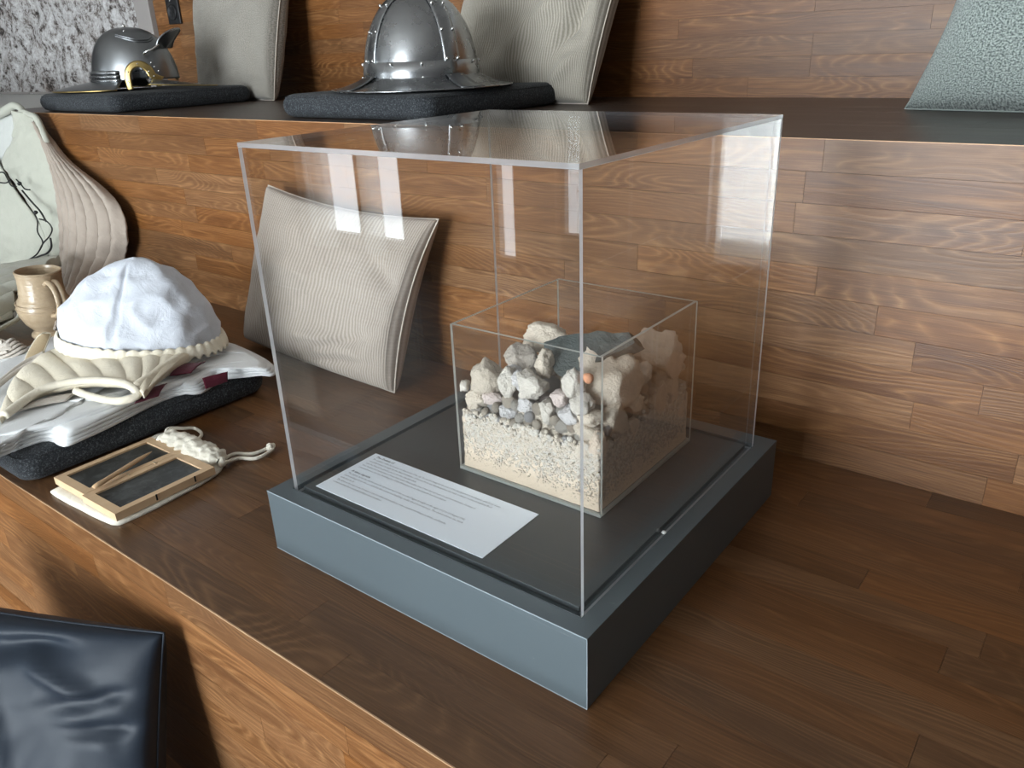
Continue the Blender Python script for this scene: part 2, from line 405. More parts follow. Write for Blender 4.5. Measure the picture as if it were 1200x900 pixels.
curtain(-5.5, -5.12, 'sheer white curtain at the left half of the narrow window behind the viewer')
curtain(-4.72, -4.5, 'sheer white curtain gathered at the right half of the narrow window behind the viewer')
curtain(-2.0, -1.25, 'sheer white curtain hanging over the left side of the widest window')

# ------------------------------------------------------------ stepped seating of staves
random.seed(4)
def staves(parent, x0, x1, a0, rows, pitch, plane, mat, lo=.22, hi=.62, seed=1, origin=(0, 0, 0)):
    """plane 'riser': staves stack upwards from z=a0 at y=origin.y facing -Y; 'tread': rows go back from y=a0 at z=origin.z"""
    rnd = random.Random(seed); G = .0002; T = .006
    for r in range(rows):
        x = x0 - rnd.random() * .4
        while x < x1:
            L = rnd.uniform(lo, hi); xe = min(x + L, x1)
            xs_ = max(x, x0)
            if xe - xs_ > .03:
                hl = (xe - xs_) / 2 - G; hw = pitch / 2 - G
                v, f = box_vf((-hl, -hw, -T), (hl, hw, 0)); me = mesh('plank', v, f)
                pr = rnd.random() * .00015
                if plane == 'riser':
                    link('plank', me, mat, parent, ((xs_ + xe) / 2, origin[1] - pr, a0 + pitch * (r + .5)), (PI / 2, 0, 0))
                else:
                    link('plank', me, mat, parent, ((xs_ + xe) / 2, a0 + pitch * (r + .5), origin[2] + pr), (0, 0, 0))
            x += L
SH = .48665; Y1 = -.131; Y2 = .636; Y3 = 1.400
X0, X1 = -3.7, 1.9
B = .0055
lower = empty('seating_tier', (0, 0, ZF), 0, 'lowest wooden seating step with the navy satin pillow resting on it', 'seating step')
lower_o = box('core', (X0, Y1 - .77 + B, 0), (X1, Y1 + .05, SH - B), M['backing'], lower)
staves(lower, X0, X1, Y1 - .77, 6, .128, 'tread', M['tread'], .9, 1.4, 11, (0, 0, SH + .0007))
mid = empty('seating_tier', (0, 0, -SH), 0, 'middle brown wooden seating step that the grey display plinth and costume pieces stand on', 'seating step')
box('core', (X0, Y1 + B, 0), (X1, Y2 + .05, SH - B), M['backing'], mid)
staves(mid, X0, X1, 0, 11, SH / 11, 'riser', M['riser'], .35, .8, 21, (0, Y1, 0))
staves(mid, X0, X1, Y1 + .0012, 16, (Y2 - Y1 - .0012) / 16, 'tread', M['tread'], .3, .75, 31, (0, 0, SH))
box('worn_edge_highlight', (X0, Y1 - .0006, SH - .0012), (X1, Y1 + .0010, SH + .0003), M['edge'], mid)  # added thin strip carrying the painted highlight and wear of the step edge
XLED = -2.72
up = empty('seating_tier', (0, 0, 0), 0, 'upper brown wooden seating step whose dark top carries the two helmets', 'seating step')
box('core', (X0, Y2 + B, 0), (X1, Y3 + .05, SH - B), M['backing'], up)
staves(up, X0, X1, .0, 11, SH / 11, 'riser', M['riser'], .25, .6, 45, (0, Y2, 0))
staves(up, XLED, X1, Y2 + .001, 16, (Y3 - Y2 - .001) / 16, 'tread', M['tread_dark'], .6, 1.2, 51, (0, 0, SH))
box('worn_edge_highlight', (XLED, Y2 - .0004, SH - .0010), (X1, Y2 + .0010, SH + .0002), M['edge'], up)
top = empty('seating_tier', (0, 0, SH), 0, 'topmost wooden seating step forming the wooden backrest behind the helmets', 'seating step')
XT = -2.925
box('core', (XT, Y3 + B, 0), (X1, 2.55, SH - B), M['backing'], top)
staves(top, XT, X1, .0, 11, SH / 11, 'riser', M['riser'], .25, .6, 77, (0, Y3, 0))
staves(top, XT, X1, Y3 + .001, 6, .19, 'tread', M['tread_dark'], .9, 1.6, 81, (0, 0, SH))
# pale ledge and rough stone wall at the far left
struct(box('trim_1', (X0 - 2.5, Y2, SH - .03), (XLED - .001, Y3, SH + .001), M['white_trim'], None, .002))
struct(box('wall_back', (X0 - 2.5, Y2 + .02, ZF), (X0 - .002, Y3, SH - .031), M['plaster']))
struct(box('trim_2', (-3.035, Y3 - .02, SH + .002), (XT - .002, Y3 + .1, 2.05), M['trim_grey'], None, .002))
def sw(u, v):
    x = lerp(-6.5, -3.036, u); z = lerp(SH + .002, 2.05, v); p = V((x, 0, z))
    return (x, Y3 + .035 - .05 * abs(nz(p, 3, 1)) - .022 * abs(nz(p, 11, 2)) - .006 * nz(p, 34, 3), z)
o = grid('wall_stone', sw, 300, 130, M['stone_wall'], None, (1, 1), .05, -1); struct(o)
struct(box('trim_3', (-3.035 - 3.2, Y3 - .0, SH + .0015), (-3.036, Y3 + .012, SH + .012), M['trim_grey']))

# black double socket on the backrest
so = empty('wall_socket', (-2.78, Y3, .79), 0, 'black double power socket set in the wood above the open-faced helmet', 'socket')
box('socket_plate', (-.042, -.010, -.042), (.042, -.0003, .125), M['black'], so, .003)
for dz in (.0, .083):
    v, f = lathe_vf([(.0, .0035), (.022, .0035), (.0245, .006), (.028, .006), (.028, 0)], 32); 
    s_ = obj('socket_well', v, f, M['black'], so, True, (0, -.010, dz), (PI / 2, 0, 0))
    for dx in (-.0095, .0095):
        v, f = lathe_vf([(0, .0045), (.0028, .0045), (.0028, .003)], 12); obj('pin_hole', v, f, M['hole'], s_, True, (dx, 0, 0))
v, f = lathe_vf([(0, .0), (.0016, .0), (.0022, -.001)], 12); obj('screw', v, f, M['rivet'], so, True, (.0, -.0145, .041), (PI / 2, 0, 0))

# ------------------------------------------------------------ plinth
W, D, H = .5, .500, .0899
pl = empty('display_plinth', (-W / 2, D / 2, 0), 0, 'slate-grey painted square plinth under the clear display case', 'plinth')
pv = []
g0x, g1x, g0y, g1y = -.487 + W / 2, -.018 + W / 2, .017 - D / 2, .483 - D / 2
# body with a shallow rebate that receives the case
box('body', (-W / 2, -D / 2, .0005), (W / 2, D / 2, H - .006), M['paint'], pl, .0006)
boxes('rim', [((-W / 2, -D / 2, H - .0062), (W / 2, .0235 - D / 2, H)), ((-W / 2, .4725 - D / 2, H - .0062), (W / 2, D / 2, H)),
              ((-W / 2, .0235 - D / 2, H - .0062), (-.4765 + W / 2, .4725 - D / 2, H)), ((-.0215 + W / 2, .0235 - D / 2, H - .0062), (W / 2, .4725 - D / 2, H))], M['paint'], pl)
box('platform', (-.4665 + W / 2, .0345 - D / 2, H - .0062), (-.0315 + W / 2, .4625 - D / 2, H + .0012), M['paint_in'], pl, .0006)
boxes('worn_edge', [((-W / 2 - .0002, -D / 2 - .0002, H - .0008), (W / 2 + .0002, -D / 2 + .0005, H + .0002)), ((W / 2 - .0004, -D / 2 - .0002, .001), (W / 2 + .0002, -D / 2 + .0004, H)), ((-W / 2, -D / 2 - .0003, .0005), (W / 2, -D / 2 + .001, .0015))], M['paint_edge'], pl)
v, f = lathe_vf([(0, .0026), (.0022, .002), (.0028, 0)], 12); obj('white_speck', v, f, M['white_dot'], pl, True, (-.0245 + W / 2, .205 - D / 2, H - .001)); 

# ------------------------------------------------------------ acrylic cases
def case(name, x0, x1, y0, y1, z0, z1, T, lidded, em, label, r=.0):
    e = empty(name, ((x0 + x1) / 2, (y0 + y1) / 2, z0), 0, label, 'display case'); ox, oy = (x0 + x1) / 2, (y0 + y1) / 2
    h = z1 - z0; a, b, c, d = x0 - ox, x1 - ox, y0 - oy, y1 - oy; zt = h - (T if lidded else 0); E = .0002
    def pane(nm, p, q, edge_axes):
        o = box(nm, p, q, M['acrylic'], e); o.data.materials.append(em)
        for fc in o.data.polygons:
            n = fc.normal; ax = max(range(3), key=lambda k: abs(n[k]))
            if ax in edge_axes: fc.material_index = 1
        return o
    zb = 0 if lidded else T
    pane('front_pane', (a, c, zb), (b, c + T, zt), (0, 2)); pane('back_pane', (a, d - T, zb), (b, d, zt), (0, 2))
    pane('left_pane', (a, c + T + E, zb), (a + T, d - T - E, zt), (2,)); pane('right_pane', (b - T, c + T + E, zb), (b, d - T - E, zt), (2,))
    if lidded: pane('top_pane', (a, c, zt + E), (b, d, h), (0, 1)).data.materials[1] = M['edge_top']
    else: pane('base_pane', (a, c, 0.0001), (b, d, T - E), (0, 1))
    return e
case('display_case', -.4740, -.0231, .0251, .4710, .0840, .5318, .0050, True, M['edge_acrylic'], 'large clear acrylic display case standing on the slate-grey plinth')
IX0, IX1, IY0, IY1, IZ0, IZ1 = -.323, -.1000, .1870, .4300, .0914, .2990
case('rubble_box', IX0, IX1, IY0, IY1, IZ0, IZ1, .0040, False, M['edge_small'], 'small open clear acrylic box filled with rubble inside the large case')

# text card
cz = .0914
ce = empty('text_card', (-.3085, .0975, cz), 0, 'white printed text card lying inside the case beside the rubble box', 'card')
box('paper', (-.1435, -.0545, 0), (.1425, .0545, .0006), M['card'], ce)
LINES = [('The Debris of', .0, 'b'), ('The excavated rubble below shows the large bombs of the city. The wooden fixings for the covers of the Headquarters in the Hauptstr. with 35 cm of iron', .262, ''),
 ('or partly buried brought by the filled foundation of houses from the Neubaugebiet, the very ordinary rooms and gallery floor', .258, ''),
 ('can be found in great pieces in the Stadtarchiv.', .118, ''), ('Here Reinhard had several times of these found under Wiederaufbau from 1 from that city heart of south from Karlsruhe, Germany of', .230, ''),
 ('remembrance for the building for 15th Wehrmacht in Darmstadt for foundation', .178, ''), ('', .0, ''), ('A time capsule', .0, 'b'),
 ('The debris shows the destruction after great air raid of the so-called bigger brought on the night of 23 to 24 August 1942', .248, ''),
 ('Surroundings from the so-called at the excavated building, under their four storeys. The debris shows the thick', .250, ''), ('worked from the city.', .030, ''),
 ('The debris in the ruins shows 3 meters, is used in rubble and art galleries, some contained working pots, bricks, candlesticks.', .236, ''), ('contents and bags from residential building in these foundation.', .110, '')]
y = .0455; ys = .0066
for s, wd, st in LINES:
    if s:
        cu = bpy.data.curves.new('printed_line', 'FONT'); cu.body = s; cu.size = .0060 if st else .0050; cu.fill_mode = 'FRONT'; cu.resolution_u = 1
        if st: cu.offset = .00012
        cu.materials.append(M['ink'] if st else M['ink2'])
        o = bpy.data.objects.new('printed_line', cu); o2 = bpy.data.meshes.new_from_object(o); bpy.data.objects.remove(o); o = bpy.data.objects.new('printed_line', o2); col.objects.link(o); o.parent = ce; o.location = (-.1340, y, .00075)
        if wd:
            dg = len(s) * .0050 * .48; o.scale = (wd / dg, 1, 1)
    y -= ys

# ------------------------------------------------------------ rubble
def ico(sub_):
    bm = bmesh.new(); bmesh.ops.create_icosphere(bm, subdivisions=sub_, radius=1); v = [x.co.copy() for x in bm.verts]; f = [tuple(q.index for q in p.verts) for p in bm.faces]; bm.free(); return v, f
ICO = {k: ico(k) for k in (1, 2, 3, 4)}
def rock_vf(seed, lvl=3, facets=9, rough=.07):
    rnd = random.Random(seed); V0, F = ICO[lvl]; pl_ = []
    for _ in range(facets):
        n = V((rnd.gauss(0, 1), rnd.gauss(0, 1), rnd.gauss(0, 1))).normalized(); pl_.append((n, rnd.uniform(.62, .9)))
    out = []
    for v in V0:
        r = 1.0
        for n, dd in pl_:
            k = v.dot(n)
            if k > .05: r = min(r, dd / k)
        r += rough * nz(v, 2.2, seed) + rough * .7 * nz(v, 5, seed + 9) + (rough * .4 * nz(v, 11, seed + 4) if lvl > 2 else 0)
        out.append(v * r)
    return out, F
def stone(seed, c, size, mat, label=None, group=None, rot=None, lvl=3, rough=.13, nm='stone'):
    v, f = rock_vf(seed, lvl, 10, rough); rnd = random.Random(seed * 3 + 1)
    sx, sy, sz = [s / 2 * 1.30 for s in size]
    R_ = Euler(rot or (0, 0, 0)).to_matrix()
    v = [R_ @ V((p.x * sx, p.y * sy, p.z * sz)) for p in v]
    # keep every stone inside the panes of its box
    out = []
    for p in v:
        q = p + V(c)
        q.x = min(max(q.x, IX0 + .0048), IX1 - .0048); q.y = min(max(q.y, IY0 + .0048), IY1 - .0048); q.z = max(q.z, IZ0 + .0045)
        out.append(q - V(c))
    o = obj(nm, out, f, mat, None, True, c); tag(o, label, 'stone', group); return o
# core of packed sand and grit: height falls to the left
def pile(x, y):
    u = (x - IX0) / (IX1 - IX0); v = (y - IY0) / (IY1 - IY0)
    return .178 + .022 * math.sin(u * PI) + .016 * u + .012 * v
N = 26; vs = []; fs = []
gx0, gx1, gy0, gy1 = IX0 + .0045, IX1 - .0045, IY0 + .0045, IY1 - .0045
def sand_ht(x, y): 
    u = (x - gx0) / (gx1 - gx0); v = (y - gy0) / (gy1 - gy0); return .168 - .030 * max(u, 0) ** 1.5 * (1 - v) + .006 * nz((x, y, 0), 40)
def sandfn(u, v):
    x = lerp(gx0, gx1, u); y = lerp(gy0, gy1, v)
    return (x, y, sand_ht(x, y))
# closed block with a bumpy top and bumpy sides
so_v, so_f = [], []
n_u = 70; n_z = 30
def wallcol(x, y, nx, ny, dep=.0):
    colv = []
    for k in range(n_z + 1):
        t_ = k / n_z; z = lerp(IZ0 + .0042, sand_ht(x, y), t_)
        ins = (.0008 + .0022 * abs(nz((x, y, z), 90, 4)) + .001 * abs(nz((x, y, z), 260, 5))) * min(1, t_ * 3)
        colv.append((x - nx * ins, y - ny * ins, z))
    return colv
ring = [(lerp(gx0, gx1, i / n_u), gy0, 0, -1) for i in range(n_u)] + [(gx1, lerp(gy0, gy1, i / n_u), 1, 0) for i in range(n_u)] + \
       [(lerp(gx1, gx0, i / n_u), gy1, 0, 1) for i in range(n_u)] + [(gx0, lerp(gy1, gy0, i / n_u), -1, 0) for i in range(n_u)]
for q in ring: so_v += wallcol(*q)
NR = len(ring)
for i in range(NR):
    j = (i + 1) % NR
    for k in range(n_z): so_f.append((i*(n_z+1)+k, j*(n_z+1)+k, j*(n_z+1)+k+1, i*(n_z+1)+k+1))
so_f.append(tuple(i*(n_z+1)+n_z for i in range(NR))); so_f.append(tuple(i*(n_z+1) for i in range(NR))[::-1])
o = obj('sand', so_v, so_f, M['sand'], None, True); tag(o, 'fine beige sand settled at the bottom of the small clear box', 'sand', None, 'stuff')

placed = []   # (centre, radius) of stones so far
BIG = [  # px-derived centres on the panes, size (x,y,z) in metres, material, label
 ((-0.2901, 0.2120, 0.2257), (.040,.036,.043), 'beige', 'rounded beige stone at the upper left of the rubble pile, against the front pane'),
 ((-0.3176, 0.2000, 0.2105), (.016,.016,.016), 'pale', 'small whitish stone below left of the rounded beige stone, touching the left pane'),
 ((-0.3029, 0.2020, 0.1936), (.028,.022,.026), 'beige', 'beige stone directly under the rounded beige stone at the left'),
 ((-0.2128, 0.2060, 0.2313), (.038,.032,.034), 'pale', 'pale grey round-topped stone in the middle of the front pane, below the slate'),
 ((-0.2468, 0.2050, 0.2285), (.020,.022,.034), 'pale', 'upright pale stone between the rounded beige stone and the pale grey one'),
 ((-0.2373, 0.2140, 0.2321), (.020,.022,.024), 'grey', 'light grey stone wedged left of the round-topped pale stone'),
 ((-0.2443, 0.2030, 0.1920), (.022,.020,.022), 'grey', 'grey faceted stone low centre-left under the upright pale stone'),
 ((-0.2180, 0.2030, 0.2080), (.024,.020,.020), 'grey', 'grey wedge stone just under the round-topped pale stone'),
 ((-0.1856, 0.2030, 0.2080), (.019,.020,.028), 'pale', 'upright pale stone right of the grey wedge stone in the front pane'),
 ((-0.2746, 0.2050, 0.2018), (.026,.020,.014), 'pink', 'flat pinkish-grey stone under the gap right of the rounded beige stone'),
 ((-0.2533, 0.2400, 0.2502), (.038,.034,.026), 'dark_rock', 'grey-brown mottled stone lying left of the slate slab'),
 ((-0.2483, 0.2220, 0.2409), (.024,.020,.013), 'grey', 'small smooth grey stone under the mottled grey-brown stone'),
 ((-0.2070, 0.2260, 0.2553), (.022,.022,.032), 'beige', 'upright beige stone propping the left tip of the slate slab'),
 ((-0.2509, 0.3000, 0.2577), (.062,.040,.034), 'beige', 'pale cream stone behind the slate slab, top of the pile'),
 ((-0.1491, 0.2050, 0.2518), (.022,.024,.034), 'pale', 'pale elongated stone left of the large cream boulder'),
 ((-0.1682, 0.2040, 0.2278), (.024,.020,.016), 'pink', 'dusty pink brick fragment in the middle of the front pane'),
 ((-0.1531, 0.2030, 0.2071), (.030,.020,.026), 'grey', 'lilac-grey stone under the dusty pink brick fragment'),
 ((-0.1348, 0.2030, 0.2274), (.026,.022,.023), 'pale', 'pale stone behind the case corner edge, under the big boulder'),
 ((-0.1248, 0.2040, 0.2118), (.032,.022,.018), 'beige', 'flat beige stone low behind the front corner of the small box'),
 ((-0.1289, 0.2030, 0.1942), (.028,.020,.020), 'beige', 'yellowish stone under the flat beige stone near the front corner'),
 ((-0.1152, 0.2040, 0.1783), (.022,.020,.036), 'brown', 'long tan stone slanting near the front corner, low down'),
 ((-0.1307, 0.2020, 0.1678), (.018,.018,.034), 'beige', 'narrow beige stone standing at the front pane near its right end'),
]
BIGX = [
 ((-0.1240, 0.2498, 0.1971), (.036,.052,.058), 'beige', 'large rough beige stone right under the big boulder at the box corner'),
 ((-0.1220, 0.2480, 0.1257), (.030,.040,.064), 'brown', 'tall tan stone in the bottom front corner of the right pane'),
 ((-0.1120, 0.2848, 0.1155), (.020,.034,.030), 'brown', 'small brown stone beside the tall tan stone low in the right pane'),
 ((-0.1140, 0.2867, 0.2026), (.022,.030,.018), 'beige', 'oval beige stone under the right end of the big boulder'),
 ((-0.1120, 0.2736, 0.1753), (.020,.026,.022), 'brown', 'brown stone beneath the oval beige stone in the right pane'),
 ((-0.1180, 0.3142, 0.2326), (.022,.026,.024), 'pale', 'whitish pointed stone between the big boulder and the upper right stone'),
 ((-0.1140, 0.3461, 0.1860), (.024,.030,.040), 'brown', 'upright tan stone in the right pane below the upper right stone'),
 ((-0.1140, 0.3825, 0.1836), (.022,.026,.036), 'brown', 'tan faceted stone next to the back edge of the right pane'),
 ((-0.1120, 0.3202, 0.1708), (.020,.026,.018), 'dark_rock', 'dark brown-grey stone in the shade of the right pane'),
 ((-0.1120, 0.4124, 0.1471), (.020,.026,.026), 'brown', 'tan stone low near the back edge of the right pane'),
 ((-0.1500, 0.3847, 0.2224), (.050,.050,.040), 'dark_rock', 'shadowed stone behind the big boulder and in front of the slate end'),
]
sd = 100
for c, s, m, lab in BIG + BIGX:
    sd += 7; stone(sd, c, s, M[m], lab, 'large stones in the small clear box', (0, .2 * math.sin(sd), .5 * math.sin(sd * 2)), 4, .15); placed.append((V(c), max(s) * .42))
bo = (-0.1410, 0.2773, 0.2427)
st = stone(5, bo, (.080, .086, .062), M['beige'], 'largest cream boulder at the front corner of the rubble box, orange fleck on it', 'large stones in the small clear box', (.15, .25, .5), 4, .12); placed.append((V(bo), .037))
for dx, dy, dz, rr in ((-.034, -.018, .0, .007),):
    v, f = rock_vf(3, 2); obj('orange_fleck', [p * rr for p in v], f, M['brick_bit'], st, True, V((-0.1286, 0.2045, 0.2620)) - V(bo))
ur = (-0.1330, 0.3884, 0.2308)
stone(19, ur, (.056, .070, .052), M['brown'], 'large tan knobbly stone at the top right back of the pile', 'large stones in the small clear box', (.3, .2, 1.1), 4, .2); placed.append((V(ur), .034))
# slate slab: a thick wedge leaning on the pile, one flat pale-scratched face to the front
fa = [(-0.2293, 0.2562, 0.2696), (-0.2122, 0.2679, 0.2784), (-0.1645, 0.2827, 0.2895), (-0.1223, 0.2869, 0.2926), (-0.1083, 0.2791, 0.2868), (-0.1261, 0.2635, 0.2751), (-0.1546, 0.2397, 0.2572), (-0.1755, 0.2243, 0.2457), (-0.2085, 0.2354, 0.2540)]
cen = V((sum(p[0] for p in fa) / len(fa), sum(p[1] for p in fa) / len(fa), sum(p[2] for p in fa) / len(fa)))
nb = V((.10, .75, -.55)).normalized() * .024
vs = [V(p) - cen for p in fa] + [V(p) - cen + nb for p in fa]; n_ = len(fa)
fs = [tuple(range(n_))[::-1], tuple(range(n_, 2 * n_))] + [(i, (i + 1) % n_, n_ + (i + 1) % n_, n_ + i) for i in range(n_)]
o = obj('slate_slab', vs, fs, M['slate'], None, False, cen)
bm = bmesh.new(); bm.from_mesh(o.data); bmesh.ops.recalc_face_normals(bm, faces=bm.faces); bmesh.ops.triangulate(bm, faces=bm.faces)
bmesh.ops.subdivide_edges(bm, edges=bm.edges, cuts=3, use_grid_fill=True)
for v in bm.verts: v.co += V((nz(v.co, 60, 2), nz(v.co, 60, 4), nz(v.co, 60, 6))) * .003
bm.to_mesh(o.data); bm.free()
tag(o, 'dark green-grey slate slab lying on top of the rubble pile', 'stone', 'large stones in the small clear box')
# mid-size stones packed behind the panes and over the top, individually
random.seed(12); TM = []
for k in range(10):
    v, f = rock_vf(400 + k, 2, 9, .1); TM.append(mesh('stone', v, f, True))
mids = []
def try_mid(c, r, tries):
    for q, rr in placed:
        if (V(c) - q).length < (rr + r) * .66: return False
    placed.append((V(c), r)); mids.append((c, r)); return True
cnt = 0
for _ in range(2500):
    if len(mids) >= 46: break
    r = random.uniform(.0060, .0098); x = random.uniform(IX0 + .012, IX1 - .012); try_mid((x, IY0 + .0048 + r, random.uniform(.160, .186) - .012 * (x - IX0) / .22), r, 1)
for _ in range(900):
    if len(mids) >= 90: break
    r = random.uniform(.0085, .013); x = random.uniform(IX0 + .018, IX1 - .02); y = IY0 + random.uniform(.014, .05); try_mid((x, y, random.uniform(.165, .207) + .02 * (y - IY0)), r, 1)
for _ in range(900):
    if len(mids) >= 125: break
    r = random.uniform(.0085, .013); y = random.uniform(IY0 + .03, IY1 - .02); x = IX1 - random.uniform(.014, .05); try_mid((x, y, random.uniform(.165, .215)), r, 1)
while cnt < 14000 and len(mids) < 290:
    cnt += 1; face = random.random()
    if face < .45:
        x = random.uniform(IX0 + .010, IX1 - .010); z = random.uniform(.150 - .040 * ((x - IX0) / .22), .208); tz = (z - .13) / .07
        r = lerp(.0034, .0105, max(0, min(1, tz))) * random.uniform(.7, 1.2); c = (x, IY0 + .0048 + r * .9, z)
    elif face < .75:
        y = random.uniform(IY0 + .010, IY1 - .010); z = random.uniform(.125, .215); tz = (z - .12) / .08
        r = lerp(.0035, .0095, max(0, min(1, tz))) * random.uniform(.7, 1.2); c = (IX1 - .0048 - r * .9, y, z)
    else:
        x = random.uniform(IX0 + .015, IX1 - .015); y = random.uniform(IY0 + .02, IY1 - .012); r = random.uniform(.010, .017)
        c = (x, y, pile(x, y) + r * .3 + .006 * nz((x, y, 0), 30))
    if c[2] > pile(c[0], c[1]) + .012: continue
    try_mid(c, r, 1)
MM = ['beige', 'pale', 'pale', 'beige', 'beige', 'grey', 'pale', 'brown']
for i, (c, r) in enumerate(mids):
    me = TM[i % 10]; o = bpy.data.objects.new('stone', me); col.objects.link(o)
    if not me.materials: me.materials.append(M['beige'])
    o.material_slots[0].link = 'OBJECT'
    onx = c[0] > IX1 - .03
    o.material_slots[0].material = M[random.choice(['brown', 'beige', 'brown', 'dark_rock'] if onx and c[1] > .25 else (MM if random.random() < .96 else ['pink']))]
    o.location = c; sc_ = [r * random.uniform(.85, 1.15) for _ in range(3)]; o.scale = sc_; o.rotation_euler = (random.random() * 6, random.random() * 6, random.random() * 6)
    mn = min(c[0] - IX0, IX1 - c[0], c[1] - IY0, IY1 - c[1]) - .0044
    m_ = max(sc_) * 1.0
    if m_ > mn: o.scale = [s * mn / m_ for s in sc_]
    mn_ = o.material_slots[0].material.name.split('_')[-1]; u_ = (c[0] - IX0) / .223; v_ = (c[1] - IY0) / .243
    if v_ < .12: wh = 'behind the front pane, ' + ('left end', 'mid-left', 'middle', 'mid-right', 'right end')[min(4, int(u_ * 5))]
    elif u_ > .86: wh = 'behind the right pane, ' + ('near corner', 'middle', 'far corner')[min(2, int(v_ * 3))]
    else: wh = 'on top of the pile, ' + ('left', 'centre', 'right')[min(2, int(u_ * 3))] + (' front', ' back')[v_ > .5]
    hgt_ = ('low', 'halfway up', 'high')[0 if c[2] < .150 else 1 if c[2] < .178 else 2] if 'pane' in wh else ''
    nm_ = {'beige': 'beige', 'pale': 'whitish', 'grey': 'light grey', 'brown': 'tan', 'pink': 'pinkish'}.get(mn_, 'brown-grey')
    tag(o, ('small %s stone %s %s' % (nm_, hgt_, wh)).replace('  ', ' '), 'stone', 'small stones packed in the clear box')
# rubble fill behind the visible stones (uncountable): dark-jointed bed plus gravel
bv, bf = [], []
def addrock(lst_v, lst_f, c, s3, seed, lvl=1):
    v, f = RC[seed % len(RC)] if lvl == 1 else rock_vf(seed, lvl)
    n = len(lst_v); R_ = Euler((seed * 1.3, seed * 2.1, seed * .7)).to_matrix()
    lst_v += [R_ @ V((p.x * s3[0], p.y * s3[1], p.z * s3[2])) + V(c) for p in v]; lst_f += [tuple(i + n for i in q) for q in f]
RC = [rock_vf(700 + k, 1, 6, .12) for k in range(12)]
RC2 = [rock_vf(800 + k, 2, 8, .12) for k in range(12)]
def gravel(name, n, seed, zlo, zhi, rlo, rhi, mat, lab, faces=(.5, .85)):
    rnd = random.Random(seed); vs, fs = [], []
    for k in range(n):
        q = rnd.random(); tt = rnd.random() ** .8; r = lerp(rlo, rhi, tt) * rnd.uniform(.7, 1.3); z = lerp(zlo, zhi, tt) + rnd.uniform(-.012, .012)
        if z < IZ0 + .006: continue
        if q < faces[0]: c = (rnd.uniform(gx0 + r, gx1 - r), gy0 + r * .75 + .0002, z - .02 * 0)
        elif q < faces[1]: c = (gx1 - r * .75 - .0002, rnd.uniform(gy0 + r, gy1 - r), z)
        else: c = (gx0 + r * .8, rnd.uniform(gy0 + r, gy1 - r), z)
        if c[2] > pile(c[0], c[1]): continue
        v, f = RC[k % 12]; b_ = len(vs); R_ = Euler((k * 1.3, k * 2.1, k * .7)).to_matrix()
        for p in v:
            p2 = R_ @ (p * r * .95) + V(c); p2.x = min(max(p2.x, gx0), gx1); p2.y = min(max(p2.y, gy0), gy1); vs.append(p2)
        fs += [tuple(i + b_ for i in w_) for w_ in f]
    o = obj(name, vs, fs, mat, None, True); tag(o, lab, 'gravel', None, 'stuff'); return o
gravel('gravel', 3600, 5, .108, .172, .0009, .0036, M['beige'], 'fine pale gravel between the sand and the stones in the small clear box')
gravel('gravel', 1200, 8, .126, .170, .0020, .0046, M['pale'], 'coarser whitish gravel filling gaps between stones in the small clear box')
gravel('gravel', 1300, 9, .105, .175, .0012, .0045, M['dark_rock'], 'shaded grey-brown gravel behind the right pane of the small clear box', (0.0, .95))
# inner heap that carries the upper stones
def heap(u, v):
    x = lerp(gx0 + .006, gx1 - .006, u); y = lerp(gy0 + .006, gy1 - .006, v); e_ = min(u, 1 - u, v, 1 - v)
    return (x, y, (pile(x, y) - .010 + .006 * nz((x, y, 0), 60, 3)) if e_ > .001 else .12)
o = grid('rubble_fill', heap, 40, 40, M['beige'], None); tag(o, 'loose tan rubble filling the middle of the pile in the small clear box', 'rubble', None, 'stuff')

